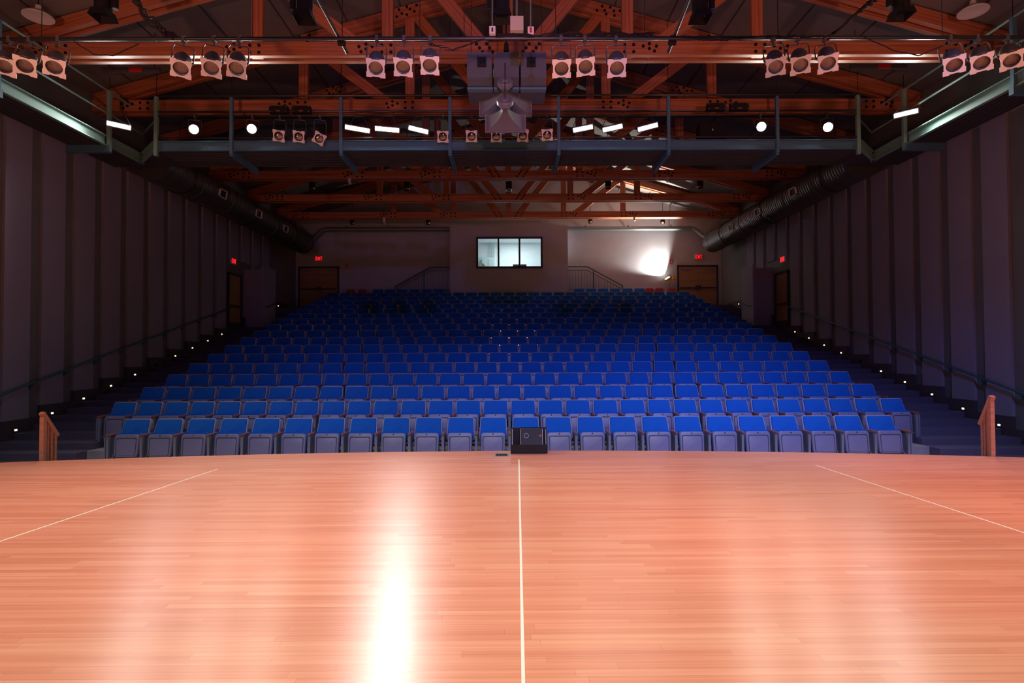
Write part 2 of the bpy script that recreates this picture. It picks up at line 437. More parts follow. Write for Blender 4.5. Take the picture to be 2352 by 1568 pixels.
TR = [(11.3, 'red brown timber roof truss nearest the stage, behind the front lighting pipe'),
      (13.85, 'red brown timber roof truss just above the front catwalk'),
      (16.5, 'timber roof truss hidden mostly behind the front catwalk'),
      (19.2, 'timber roof truss first seen below the catwalk, looking back'),
      (22.0, 'timber roof truss second below the catwalk, towards the control booth'),
      (24.75, 'timber roof truss last before the control booth and back wall')]
for i, (y, lab) in enumerate(TR):
    t = truss0 if i == 0 else copy_tree(truss0)
    t.location = (0, y, ZC); tag(t, lab, 'roof truss', 'timber roof trusses')

# ------------------------------------------------------------------ auditorium seats
def seat_backrest(wide):
    w0, w1 = (0.53, 0.49) if wide else (0.495, 0.455)
    V = Vector((0, 0.17, 0.40)).normalized(); N = Vector((0, -V.z, V.y)); o = Vector((0, -0.17, 0.45))
    a = MB(); a.slab(rrect(w0-0.026, w1-0.026, 0.414, 0.03), o+V*0.008, (1,0,0), V, N, 0.0, 0.055, 0.02, 'fabric')
    b = MB(); b.slab(rrect(w0, w1, 0.436, 0.04), o, (1,0,0), V, N, -0.03, 0.034, 0.006, 'shell')
    return a, b
def seat_pan(wide):
    w = 0.455 if wide else 0.425
    V = Vector((0, 0.05, 0.40)).normalized(); N = Vector((0, -V.z, V.y)); o = Vector((0, -0.375, 0.20))
    c = MB(); c.slab(rrect(w-0.02, w+0.01, 0.435, 0.06), o+V*0.005-N*0.02, (1,0,0), V, -N, 0.0, 0.10, 0.035, 'fabric')
    p = MB()
    out = rrect(w-0.015, w, 0.41, 0.06); n = len(out)
    p.slab(out, o, (1,0,0), V, N, -0.03, 0.03, 0.02, 'plastic')
    # raised panel inside a groove
    inn = rrect(w-0.085, w-0.075, 0.325, 0.035)
    p.slab(inn, o+V*0.025, (1,0,0), V, N, 0.029, 0.0312, 0.0005, 'groove')
    inn = rrect(w-0.112, w-0.102, 0.300, 0.03)
    p.slab(inn, o+V*0.030, (1,0,0), V, N, 0.030, 0.036, 0.004, 'plastic')
    g = o+V*0.385
    p.cyl(g+N*0.028, g+N*0.034, 0.012, 0.012, 'chrome', 8)
    return c, p
def seat_leg(end=0):
    b = MB()
    b.box(-0.022, 0.022, -0.43, -0.37, 0.10, 0.585, 'seatmetal')
    b.box(-0.016, 0.016, -0.38, -0.13, 0.16, 0.57, 'seatmetal')
    b.box(-0.026, 0.026, -0.33, -0.24, 0.0, 0.2, 'seatmetal')
    b.box(-0.035, 0.035, -0.40, -0.16, 0.0, 0.012, 'seatmetal')
    b.box(-0.06, 0.06, -0.36, -0.32, 0.175, 0.195, 'seatmetal')
    b.box(-0.06, -0.05, -0.36, -0.34, 0.19, 0.25, 'seatmetal'); b.box(0.05, 0.06, -0.36, -0.34, 0.19, 0.25, 'seatmetal')
    if end:
        x = 0.028*end; b.box(min(x, x+0.02*end), max(x, x+0.02*end), -0.44, -0.10, 0.15, 0.575, 'plastic')
    return b
def seat_arm():
    b = MB(); b.slab([(-0.027,0),(0.027,0),(0.030,0.05),(0.026,0.30),(0.018,0.33),(-0.018,0.33),(-0.026,0.30),(-0.030,0.05)],
                     (0,-0.13,0.585), (1,0,0), (0,-1,0), (0,0,1), 0.0, 0.032, 0.008, 'arm_wood')
    return b
def seat_parts(wide):
    a, b = seat_backrest(wide); c, p = seat_pan(wide)
    return {'backrest': a, 'back_shell': b, 'seat_cushion': c, 'seat_pan': p}
def proto(wide):
    root = bpy.data.objects.new('auditorium_seat', None)
    meshes = {}
    for nm, mbx in seat_parts(wide).items():
        o = mbx.build(nm, smooth=True); meshes[nm] = o.data; bpy.data.objects.remove(o)
    return meshes
MESH = {True: proto(True), False: proto(False)}
def one_mesh(mbx, nm):
    o = mbx.build(nm, smooth=True); d = o.data; bpy.data.objects.remove(o); return d
LEG, LEGL, LEGR, ARM = one_mesh(seat_leg(), 'leg'), one_mesh(seat_leg(-1), 'leg'), one_mesh(seat_leg(1), 'leg'), one_mesh(seat_arm(), 'armrest')
def row_layout(r):
    """centres, pitches and widths of the seats of row r"""
    if r == 1: return [(-7.32+0.61*(i+0.5), 0.61, True) for i in range(24)]
    if r == 18:
        return [(s*(2.95+0.559*(i+0.5)), 0.559, True) for s in (-1, 1) for i in range(6)]
    if r % 2:
        p = 16.26/29; return [(-8.13+p*(i+0.5), p, True) for i in range(29)]
    out = []; x = -8.13
    for i in range(30):
        p = 0.5607 if 10 <= i < 20 else (16.26-10*0.5607)/20
        out.append((x+p/2, p, 10 <= i < 20)); x += p
    return out
def link(name, data, parent, loc):
    o = bpy.data.objects.new(name, data); COL.objects.link(o); o.parent = parent; o.location = loc; return o
LAST_ROW = 11
for r in range(1, LAST_ROW+1):
    lay = row_layout(r)
    for i, (x, p, wide) in enumerate(lay):
        half = len(lay)//2
        where = ('%s from the left aisle' % ordn(i+1)) if i < half or (len(lay) % 2 and i == half) else ('%s from the right aisle' % ordn(len(lay)-i))
        lab = 'blue folding auditorium seat, %s in the %s row from the stage' % (where, ordn(r))
        root = empty('auditorium_seat', (x, DR(r), ZR(r)), lab, 'seat', 'blue auditorium seats')
        for nm, me in MESH[wide].items(): link(nm, me, root, (0, 0, 0))
        last = i == len(lay)-1
        if i == 0:
            link('leg', LEGL, root, (-p/2, 0, 0)); link('armrest', ARM, root, (-p/2, 0, 0))
        link('leg', LEGR if last else LEG, root, (p/2, 0, 0)); link('armrest', ARM, root, (p/2, 0, 0))
# far rows, one mass
mb = MB()
for r in range(LAST_ROW+1, 19):
    lay = row_layout(r)
    for i, (x, p, wide) in enumerate(lay):
        lst = list(seat_parts(wide).values())+[(seat_leg(), p/2), (seat_arm(), p/2)]
        if i == 0: lst += [(seat_leg(), -p/2), (seat_arm(), -p/2)]
        for it in lst:
            q, dx = it if isinstance(it, tuple) else (it, 0)
            n0 = len(mb.v); mb.v += [(a+x+dx, b+DR(r), c+ZR(r)) for a, b, c in q.v]
            mp = [mb.mi(k) for k in q.mats]
            mb.f += [[n0+a for a in f] for f in q.f]; mb.m += [mp[j] for j in q.m]
o = mb.build('auditorium_seats')
tag(o, 'dim far rows of blue auditorium seats below the control booth', 'seats', 'blue auditorium seats', 'stuff')

# ------------------------------------------------------------------ step lights, handrails
for side, sx in (('left', -1), ('right', 1)):
    for q in range(0, 10):
        y = 11.6+PITCH*q; z = 0.0+RISE*q
        root = empty('step_light', (sx*(W-0.085), y, z), 'small recessed step light, %s up from the stage along the %s wall' % (ordn(q+1), side), 'step light', 'step lights on the %s wall' % side)
        mb = MB(); a, b = sorted((0, -sx*0.008)); mb.box(a, b, -0.06, 0.06, -0.045, 0.045, 'black'); mb.build('face_plate', root)
        if q != 5:
            mb = MB(); a, b = sorted((-sx*0.008, -sx*0.02)); mb.box(a, b, -0.026, 0.026, -0.016, 0.020, 'steplens'); mb.build('lens', root)
    for q, (y, z) in enumerate(((24.0, 3.60), (24.65, 3.66))):
        root = empty('step_light', (sx*(W-0.085), y, z-0.05), 'small lit step light %s the partition near the back of the %s wall' % (('just behind', 'farther behind')[q], side), 'step light', 'step lights on the %s wall' % side)
        mb = MB(); a, b = sorted((0, -sx*0.008)); mb.box(a, b, -0.06, 0.06, -0.045, 0.045, 'black'); mb.build('face_plate', root)
        mb = MB(); a, b = sorted((-sx*0.008, -sx*0.02)); mb.box(a, b, -0.026, 0.026, -0.016, 0.020, 'steplens'); mb.build('lens', root)
    # long wall handrail
    root = empty('handrail', (sx*(W-0.14), 10.3, 0), 'long dark green handrail climbing the %s wall above the aisle' % side, 'handrail')
    pts = [(0, 0, 0.50), (0, 10.0, 0.50+10.0*0.2665), (0, 10.15, 3.17)]
    MB().tube(pts, 0.024, 'hand', 10).build('rail_pipe', root, smooth=True)
    for q in range(11):
        y = 0.75+q*PITCH; z = 0.50+y*0.2665
        mb = MB(); mb.tube([(0, y, z-0.02), (0, y, z-0.075), (sx*0.08, y, z-0.09)], 0.011, 'hand', 6)
        a, b = sorted((sx*0.07, sx*0.082)); mb.box(a, b, y-0.04, y+0.04, z-0.15, z-0.04, 'hand'); mb.build('bracket', root)

for px, py, sx, lab in ((213, 862, -1, 'small pale switch plate in a gap between panels of the left wall'), (2122, 853, 1, 'small pale switch plate in a gap between panels of the right wall')):
    d_ = W*F_PX/abs(px-1169.5); p = P(px, py, d_)
    a, b = sorted((0, -sx*0.015)); o = MB().box(a, b, -0.04, 0.04, -0.06, 0.06, 'beige').build('switch_plate', loc=(sx*W, d_, p.z)); tag(o, lab, 'switch')

# ------------------------------------------------------------------ air ducts
for side, sx in (('left', -1), ('right', 1)):
    root = empty('air_duct', (sx*9.22, 14.7, 6.5), 'large dark round air duct under the roof along the %s wall' % side, 'air duct')
    Rr = 0.46; L = 10.9
    A = Matrix(((1,0,0),(0,0,1),(0,-1,0)))
    prof = [(0.02, 0), (Rr, 0)]
    q = 0
    z = 0.0
    while z < L-0.05:
        prof += [(Rr, z+0.09), (Rr+0.008, z+0.105), (Rr, z+0.12)]
        if q % 14 == 13: prof += [(Rr+0.022, z+0.125), (Rr+0.022, z+0.16), (Rr, z+0.165)]
        z += 0.12 if q % 14 != 13 else 0.17; q += 1
    for a in range(0, 91, 15): prof.append((Rr*math.cos(R(a))*0.999+0.0005, z+0.35*math.sin(R(a))))
    mb = MB(); mb.lathe(prof, 'duct', 40, (0,0,0), A); mb.build('duct_shell', root, smooth=True)
    for yy in (2.7, 5.2, 7.6):
        ang = R(-8)
        c = Vector((-sx*math.cos(ang), 0, math.sin(ang)))
        t = Vector((sx*math.sin(ang), 0, math.cos(ang)))
        mb = MB(); o = c*(Rr-0.01)+Vector((0, yy, 0))
        N = c; U = Vector((0,1,0)); V = t
        for u0,u1,v0,v1 in ((-.21,.21,-.13,-.10),(-.21,.21,.10,.13),(-.21,-.18,-.13,.13),(.18,.21,-.13,.13)):
            mb.slab([(u0,v0),(u1,v0),(u1,v1),(u0,v1)], o, U, V, N, -0.04, 0.05, 0.002, 'registers')
        mb.slab([(-.18,-.10),(.18,-.10),(.18,.10),(-.18,.10)], o, U, V, N, 0.0, 0.02, 0.001, 'black')
        mb.build('air_register', root)
    for yy in (1.2, 5.1, 8.9):
        mb = MB(); mb.lathe([(Rr+0.004, yy-0.02), (Rr+0.03, yy-0.02), (Rr+0.03, yy+0.02), (Rr+0.004, yy+0.02)], 'rail', 32, (0,0,0), A)
        mb.cyl((0, yy, Rr), (0, yy, roofz(9.22)-6.5), 0.01, 0.01, 'rail', 6); mb.build('hanger_strap', root)
    # galvanised branch along the back wall
    zz = P(1450, 524, 26.5).z
    root = empty('branch_duct', (0, 26.55, zz), 'thin galvanised branch duct along the back wall %s of the booth' % side, 'branch duct')
    pts = [(sx*2.75, 0, 0), (sx*8.55, 0, 0), (sx*8.72, -0.03, -0.05), (sx*9.05, -0.25, -0.45), (sx*9.15, -0.6, -0.6)]
    MB().tube(pts, 0.10, 'ductpale', 16).build('pipe', root, smooth=True)
    mb = MB()
    for x in (3.6, 5.6, 7.6): mb.box(sx*x-0.015, sx*x+0.015, -0.11, 0.34, 0.0, 0.16, 'ductpale')
    mb.build('pipe_strap', root)

# ------------------------------------------------------------------ control booth
BF = 25.95; BX = 2.70; BT = 7.38
wx0, wx1, wz0, wz1 = -1.42, 1.48, 5.47, 6.78
mb = MB()
mb.box(-BX, wx0, BF, BF+0.12, 3.2, BT, 'backwall'); mb.box(wx1, BX, BF, BF+0.12, 3.2, BT, 'backwall')
mb.box(wx0, wx1, BF, BF+0.12, 3.2, wz0, 'backwall'); mb.box(wx0, wx1, BF, BF+0.12, wz1, BT, 'backwall')
mb.box(-BX, -BX+0.1, BF+0.12, YB+0.1, 3.2, BT, 'backwall'); mb.box(BX-0.1, BX, BF+0.12, YB+0.1, 3.2, BT, 'backwall')
mb.box(-BX+0.1, BX-0.1, BF+0.12, YB+0.1, BT-0.08, BT, 'backwall')
tag(mb.build('wall_booth'), 'plain mauve lit front of the projecting control booth', 'control booth', kind='structure')
mb = MB()                                    # the white room behind the window
y1 = 29.2
mb.box(-2.6, 2.6, y1, y1+0.1, 4.4, 7.3, 'room'); mb.box(-2.7, -2.6, YB+0.1, y1, 4.4, 7.3, 'room'); mb.box(2.6, 2.7, YB+0.1, y1, 4.4, 7.3, 'room')
mb.box(-2.6, 2.6, BF+0.12, y1, 7.2, 7.3, 'room'); mb.box(-2.6, 2.6, BF+0.12, y1, 4.4, 4.5, 'room')
tag(mb.build('wall_control_room'), 'bright white walls of the control room behind the booth window', 'control room', kind='structure')
root = empty('window_1', (0, BF, 0), 'lit three pane window of the control booth', 'window'); root['kind'] = 'structure'
mb = MB(); t = 0.07; ya, yb = -0.03, 0.1
mb.box(wx0-t, wx1+t, ya, yb, wz1-0.02, wz1+t, 'winframe'); mb.box(wx0-t, wx1+t, ya, yb, wz0-t, wz0+0.02, 'winframe')
mb.box(wx0-t, wx0+0.02, ya, yb, wz0, wz1, 'winframe'); mb.box(wx1-0.02, wx1+t, ya, yb, wz0, wz1, 'winframe')
m1, m2 = -0.47, 0.49
for m_ in (m1, m2): mb.box(m_-0.04, m_+0.04, ya, yb, wz0, wz1, 'winframe')
mb.build('window_frame', root)
for a, b in ((wx0+0.02, m1-0.04), (m1+0.04, m2-0.04), (m2+0.04, wx1-0.02)):
    mb = MB(); mb.box(a, b, 0.045, 0.051, wz0+0.02, wz1-0.02, 'glass'); mb.build('window_pane', root)
lamp('control_room_light', 'AREA', (0.3, 27.6, 7.15), 85, (0.86, 0.97, 1.0), (0.3, 27.6, 4), 1.2)
# inside the control room
root = empty('control_desk', (0, BF+0.55, 4.5), 'grey control desk behind the booth window', 'desk')
MB().box(-2.4, 2.4, -0.35, 0.35, 0.86, 0.90, 'cabinet').build('desk_top', root)
for x in (-2.3, 2.3): MB().box(x-0.04, x+0.04, -0.3, 0.3, 0.0, 0.86, 'cabinet').build('leg', root)
for i, (x, lab) in enumerate(((0.33, 'black equipment case in the booth window, left one of two'), (0.68, 'black equipment case in the booth window, beside the right mullion'))):
    root = empty('equipment_case', (x, BF+0.5, 5.40), lab, 'equipment', 'equipment in the booth window')
    mb = MB(); mb.box(-0.14, 0.14, -0.12, 0.12, 0, 0.24, 'black'); mb.build('case', root)
    mb = MB(); mb.box(-0.10, 0.10, -0.130, -0.121, 0.17, 0.20, 'seatmetal'); mb.build('control_strip', root)
root = empty('desk_fan', (-1.20, BF+0.5, 5.40), 'cream desk fan at the left pane of the booth window', 'fan')
mb = MB(); A = Matrix(((1,0,0),(0,0,1),(0,-1,0))); mb.lathe([(0.005,-0.05),(0.08,-0.05),(0.115,-0.01),(0.115,0.03),(0.06,0.07),(0.005,0.07)], 'cream', 20, (0,0,0.20), A); mb.build('fan_head', root, smooth=True)
mb = MB(); mb.cyl((0,0,0.02),(0,0,0.12),0.015,0.015,'cream',10); mb.build('stem', root)
mb = MB(); mb.cyl((0,0,0),(0,0,0.02),0.08,0.07,'cream',16); mb.build('base', root)
root = empty('storage_cabinet', (-1.05, 28.9, 4.5), 'pale grey cabinet seen through the left booth pane', 'cabinet')
MB().box(-0.30, 0.32, -0.28, 0.25, 0, 1.85, 'cabinet').build('body', root)
MB().box(0.02, 0.30, -0.30, -0.28, 0.05, 1.75, 'cabinet').build('door', root)
mb = MB(); mb.box(0.06, 0.09, -0.33, -0.30, 1.1, 1.24, 'black'); mb.build('handle', root)
for i, x in enumerate((-0.98, -0.85, -0.75)):
    MB().cyl((0,0,0),(0,0,0.84),0.02,0.02,'cabinet',10).build('tmp')
    o = bpy.data.objects['tmp']; o.name = 'conduit'; o.location = (x, 29.1, 6.36)
    tag(o, 'thin grey conduit above the control room cabinet, %s of three' % ('leftmost', 'middle', 'rightmost')[i], 'conduit', 'conduits in the control room')
root = empty('door_5', (-1.75, 29.18, 4.5), 'grey inner door of the control room in the left pane', 'door'); root['kind'] = 'structure'
MB().box(-0.42, 0.42, -0.04, 0.0, 0.0, 1.95, 'cabinet').build('door_leaf', root)
MB().box(-0.36, -0.1, -0.075, -0.04, 1.75, 1.80, 'black').build('door_closer', root)
o = MB().box(-0.05, 0.05, -0.05, 0.05, 0.0, 0.22, 'black').build('wall_speaker', loc=(1.62, 27.9, 6.75))
tag(o, 'small black speaker high in the right booth pane', 'speaker')

# ------------------------------------------------------------------ doors, exit signs, alarms at the back
def double_door(name, x0, x1, lab):
    zf = ZR(18); zt = 5.66; root = empty(name, ((x0+x1)/2, YB, zf), lab, 'door'); root['kind'] = 'structure'
    w = (x1-x0)/2; h = zt-zf
    mb = MB(); mb.box(-w, -w+0.08, -0.05, 0.02, 0, h, 'winframe'); mb.box(w-0.08, w, -0.05, 0.02, 0, h, 'winframe'); mb.box(-w, w, -0.05, 0.02, h-0.08, h, 'winframe')
    mb.build('door_frame', root)
    for s in (-1, 1):
        a, b = sorted((s*0.008, s*(w-0.085)))
        lf = MB().box(a, b, -0.035, 0.0, 0.01, h-0.085, 'door_wood')
        lf = lf.build('door_leaf', root)
        mb = MB(); a, b = sorted((s*0.06, s*(w-0.13))); mb.box(a, b, -0.085, -0.055, 0.92, 0.98, 'winframe')
        a, b = sorted((s*0.03, s*0.12)); mb.box(a, b, -0.10, -0.035, 0.87, 1.06, 'winframe')
        mb.build('push_bar', lf)
        mb = MB(); a, b = sorted((s*0.35, s*(w-0.2))); mb.box(a, b, -0.09, -0.035, h-0.22, h-0.14, 'seatmetal'); mb.build('door_closer', lf)
double_door('door_1', -9.95, -8.02, 'dim double wooden doors at the left of the back wall')
double_door('door_2', 7.98, 9.92, 'double wooden doors right of the work light on the back wall')
FONT_STROKES = {'E': [(0,0,0,1),(0,1,.6,1),(0,.5,.5,.5),(0,0,.6,0)], 'X': [(0,0,.7,1),(0,1,.7,0)], 'I': [(0.1,0,0.1,1)], 'T': [(0,1,.7,1),(.35,0,.35,1)]}
def exit_sign(loc, rotz, lab):
    root = empty('exit_sign', loc, lab, 'exit sign', 'lit exit signs', (0, 0, rotz))
    MB().box(-0.19, 0.19, -0.05, 0.0, -0.12, 0.12, 'white').build('housing', root)
    f = MB().box(-0.165, 0.165, -0.056, -0.05, -0.10, 0.10, 'signface').build('sign_face', root)
    mb = MB(); x = -0.135
    for ch, wd in (('E', .6), ('X', .7), ('I', .2), ('T', .7)):
        for a, b, c, d in FONT_STROKES[ch]:
            h = 0.15; s = 0.09
            p0 = Vector((x+a*s, -0.058, -h/2+b*h)); p1 = Vector((x+c*s, -0.058, -h/2+d*h))
            dd = (p1-p0).normalized(); nn = Vector((-dd.z, 0, dd.x))*0.012
            mb.slab([(0,-.012),((p1-p0).length,-.012),((p1-p0).length,.012),(0,.012)], p0, dd, Vector((-dd.z,0,dd.x)), (0,-1,0), -0.002, 0.004, 0.0005, 'signhot')
        x += wd*0.09+0.028
    mb.build('lettering', f)
p = P(733, 594, YB); exit_sign((p.x, YB, p.z), 0, 'lit red EXIT sign above the left double doors')
p = P(1604, 590, YB); exit_sign((p.x, YB, p.z), 0, 'lit red EXIT sign above the right double doors')
exit_sign((-W, 20.75, 4.92), R(90), 'lit red EXIT sign above the left side door')
exit_sign((W, 20.75, 4.92), R(-90), 'lit red EXIT sign above the right side door')
for px, py, lab in ((796, 610, 'small red fire alarm near the left double doors'), (1541, 601, 'red fire alarm with white strobe above the work light')):
    p = P(px, py, YB); root = empty('fire_alarm', (p.x, YB, p.z), lab, 'fire alarm')
    MB().box(-0.06, 0.06, -0.06, 0, -0.08, 0.08, 'red').build('housing', root)
    MB().box(-0.01, 0.03, -0.085, -0.06, -0.05, 0.04, 'white').build('strobe', root)
# side doors with partitions
for nm, side, sx in (('door_3', 'left', -1), ('door_4', 'right', 1)):
    root = empty(nm, (sx*W, 20.85, 2.33), 'narrow wooden side door with push bar in the %s wall' % side, 'door'); root['kind'] = 'structure'
    a, b = sorted((0, -sx*0.07)); mb = MB()
    mb.box(a, b, -0.50, -0.42, 0, 2.14, 'winframe'); mb.box(a, b, 0.42, 0.50, 0, 2.14, 'winframe'); mb.box(a, b, -0.50, 0.50, 2.06, 2.14, 'winframe'); mb.build('door_frame', root)
    a, b = sorted((0, -sx*0.045)); lf = MB().box(a, b, -0.42, 0.42, 0.0, 2.06, 'door_wood').build('door_leaf', root)
    a, b = sorted((-sx*0.07, -sx*0.10)); MB().box(a, b, -0.36, 0.36, 0.92, 0.98, 'winframe').build('push_bar', lf)
    mb = MB(); a, b = sorted((sx*9.22, sx*9.33)); mb.box(a, b, 21.42, 22.5, 1.8, 4.84, 'panel')
    a, b = sorted((sx*9.33, sx*W)); mb.box(a, b, 21.62, 21.72, 1.8, 4.74, 'panel')
    tag(mb.build('wall_partition_'+side), 'pale free standing partition beside the %s side door' % side, 'partition', kind='structure')
    root = empty('handrail', (sx*9.16, 21.55, 3.30), 'short metal handrail on the inner face of the %s partition' % side, 'handrail')
    MB().tube([(0, 0, 0), (0, 0.85, 0.24), (0, 0.95, 0.24)], 0.022, 'rail', 10).build('rail_pipe', root, smooth=True)
    for y in (0.12, 0.75):
        a, b = sorted((0, sx*0.06)); MB().box(a, b, y-0.015, y+0.015, -0.04+y*0.28, y*0.28, 'rail').build('bracket', root)
    root = empty('handrail', (sx*(W-0.14), 22.9, 4.0), 'short handrail on the %s wall behind the partition' % side, 'handrail')
    MB().tube([(0, 0, 0), (0, 1.2, 0.3)], 0.022, 'rail', 10).build('rail_pipe', root, smooth=True)
    for y in (0.15, 1.05):
        a, b = sorted((0, sx*0.14)); MB().box(a, b, y-0.015, y+0.015, -0.04+y*0.25, y*0.25, 'rail').build('bracket', root)
# booth stair guardrails
for side, sx in (('left', -1), ('right', 1)):
    root = empty('guardrail', (sx*2.72, 26.58, ZR(18)), 'dark guardrail with balusters beside the %s end of the booth' % side, 'guardrail')
    x0, x1, x2 = 0.0, 0.95, 2.60; zt0, zt1 = 5.56-ZR(18), 4.66-ZR(18)
    mb = MB(); mb.tube([(sx*x0,0,zt0),(sx*x1,0,zt0),(sx*x2,0,zt1),(sx*x2,0,zt1-0.15)], 0.028, 'hand', 8); mb.build('top_rail', root, smooth=True)
    mb = MB(); mb.tube([(sx*x0,0,zt0-0.16),(sx*x1,0,zt0-0.16),(sx*x2,0,zt1-0.16)], 0.016, 'hand', 6); mb.build('lower_rail', root)
    mb = MB(); mb.tube([(sx*x0,0,0.85),(sx*x1,0,0.85),(sx*(x2),0,0.05)], 0.016, 'hand', 6); mb.build('bottom_rail', root)
    for xx in (0.03, x1+0.3, x2): MB().box(sx*xx-0.025, sx*xx+0.025, -0.02, 0.02, 0.0, (zt0 if xx <= x1 else zt0+(zt1-zt0)*(xx-x1)/(x2-x1)), 'hand').build('post', root)
    for i in range(18):
        xx = 0.14+i*0.135
        if xx > x2: break
        tt = zt0-0.16 if xx <= x1 else zt0-0.16+(zt1-zt0)*(xx-x1)/(x2-x1)
        bb = 0.85 if xx <= x1 else 0.85-0.8*(xx-x1)/(x2-x1)
        MB().box(sx*xx-0.007, sx*xx+0.007, -0.007, 0.007, bb, tt, 'hand').build('baluster', root)
# red stacking chairs against the back wall
def red_chair(x, lab):
    root = empty('stacking_chair', (x, 26.05, ZR(18)), lab, 'chair', 'red stacking chairs by the back wall')
    mb = MB(); mb.slab(rrect(0.42, 0.40, 0.36, 0.07), (0, 0.18, 0.50), (1,0,0), (0,0.12,0.99), (0,-0.99,0.12), 0, 0.05, 0.015, 'redseat'); mb.build('backrest', root, smooth=True)
    mb = MB(); mb.slab(rrect(0.44, 0.42, 0.42, 0.06), (0, -0.24, 0.42), (1,0,0), (0,1,0), (0,0,1), 0, 0.055, 0.015, 'redseat'); mb.build('seat', root, smooth=True)
    for sx in (-1, 1):
        MB().tube([(sx*0.21,-0.22,0),(sx*0.20,-0.2,0.42)], 0.012, 'rail', 6).build('leg', root)
        MB().tube([(sx*0.21,0.22,0),(sx*0.20,0.17,0.45),(sx*0.19,0.22,0.82)], 0.012, 'rail', 6).build('leg', root)
for px, lab in ((1494, 'red stacking chair by the back wall, leftmost of the three near the work light'), (1517, 'red stacking chair by the back wall, middle of the three near the work light'),
                (1547, 'red stacking chair by the back wall, right beside the double doors'), (803, 'red stacking chair by the dim left doors, nearer them'), (830, 'red stacking chair by the dim left doors, farther from them')):
    red_chair(P(px, 670, 26.05).x, lab)
# halogen work light on a stand
wp = P(1533, 642, 26.7)
root = empty('work_light', (wp.x+0.18, 26.68, ZR(18)), 'yellow twin head work light on a stand, one head lit', 'work light')
zs = wp.z-ZR(18)
MB().cyl((0,0,0.3),(0,0,zs+0.02),0.018,0.014,'yellow',10).build('pole', root)
for a in (90, 210, 330): MB().tube([(0,0,0.45),(0.22*math.cos(R(a)),0.22*math.sin(R(a)),0.01)], 0.012, 'yellow', 6).build('leg', root)
MB().box(-0.24, 0.24, -0.015, 0.015, zs-0.03, zs, 'yellow').build('cross_bar', root)
wd = Vector((-0.53, -0.24, 0.84)).normalized()
hd = Vector((-0.19, -0.04, zs+0.05))
U = wd.cross(Vector((0,1,0))).normalized(); V = wd.cross(U)
h1 = MB(); h1.slab([(-.12,-.09),(.12,-.09),(.12,.09),(-.12,.09)], hd-wd*0.08, U, V, wd, 0, 0.1, 0.01, 'yellow'); h1 = h1.build('lamp_head', root)
mb = MB(); mb.slab([(-.10,-.07),(.10,-.07),(.10,.07),(-.10,.07)], hd+wd*0.021, U, V, wd, 0, 0.006, 0.002, 'halogen'); mb.build('lens', h1)
MB().box(0.05, 0.22, -0.11, 0.04, zs, zs+0.15, 'yellow').build('lamp_head', root)
gl = Vector((wp.x-0.01, 26.70, wp.z+0.05))+wd*0.05
lamp('work_light_beam', 'SPOT', gl, 1050, (1.0, 0.91, 0.80), gl+Vector((-0.55, -0.08, 0.82)), 0.04, 104, 0.5)
lamp('work_light_beam', 'SPOT', gl, 4200, (1.0, 0.91, 0.80), gl+Vector((-0.42, -0.52, 0.77)), 0.04, 58, 0.6)

# ------------------------------------------------------------------ catwalk
CZ0, CZ1 = 6.25, 6.48
CF, CB = 13.25, 14.42
root = empty('catwalk', (0, CF, CZ0), 'steel lighting catwalk spanning the hall and turning along both side walls', 'catwalk')
def cw(x, y, z): return (x, y-CF, z-CZ0)
poly = [(-10.0, 4.5), (-10.0, CB), (10.0, CB), (10.0, 4.5), (9.15, 4.5), (9.12, 14.12), (8.22, CF), (-8.22, CF), (-9.12, 14.12), (-9.15, 4.5)]
# corrugated deck: ribs run across the hall in the front span and along it at the sides
mb = MB()
def deck(x0, x1, y0, y1, along):
    if along == 'x':
        q = y0
        while q < y1-0.02:
            mb.box(x0, x1, q-CF, min(q+0.06, y1)-CF, 0.02, 0.09, 'deck'); q += 0.12
        mb.box(x0, x1, y0-CF, y1-CF, 0.05, 0.10, 'deck')
    else:
        q = x0
        while q < x1-0.02:
            mb.box(q, min(q+0.06, x1), y0-CF, y1-CF, 0.02, 0.09, 'deck'); q += 0.12
        mb.box(x0, x1, y0-CF, y1-CF, 0.05, 0.10, 'deck')
deck(-8.2, 8.2, CF+0.05, CB-0.02, 'x')
for sx in (-1, 1):
    a, b = sorted((sx*9.17, sx*9.98)); deck(a, b, 4.5, CB-0.02, 'y')
    pts = [(sx*8.2, CF+0.03), (sx*9.12, 14.14), (sx*9.17, CB-0.02), (sx*8.2, CB-0.02)]
    vs = [cw(x, y, CZ0+0.05) for x, y in pts]+[cw(x, y, CZ0+0.10) for x, y in pts]
    mb.add(vs, [(0,1,2,3),(7,6,5,4),(0,1,5,4),(1,2,6,5),(2,3,7,6),(3,0,4,7)], 'deck')
mb.build('deck', root)
def fascia(pts, k, inward=None):
    """channel along a polyline: web plus two flanges"""
    mb = MB()
    for (ax, ay), (bx, by) in zip(pts[:-1], pts[1:]):
        a = Vector(cw(ax, ay, CZ0)); b = Vector(cw(bx, by, CZ0)); d = (b-a).normalized(); nn = Vector((d.y, -d.x, 0)); L = (b-a).length
        for u0, u1, v0, v1 in ((0, L, 0.012, 0.218), ):
            mb.slab([(0, 0.0), (L, 0.0), (L, 0.23), (0, 0.23)], a, d, (0,0,1), nn, 0.0, 0.012, 0.0005, k)
        for z0 in (0.0, 0.215):
            mb.slab([(0, 0), (L, 0), (L, 0.06), (0, 0.06)], a+Vector((0,0,z0))+nn*0.012, d, nn, (0,0,1), 0, 0.014, 0.0005, k)
    return mb.build('fascia', root)
fascia([(-8.22, CF), (8.22, CF)], 'bluesteel')
fascia([(-9.15, 4.5), (-9.15, 12.85)], 'teal'); fascia([(-9.12, 12.98), (-9.12, 14.12), (-8.24, CF)], 'teal')
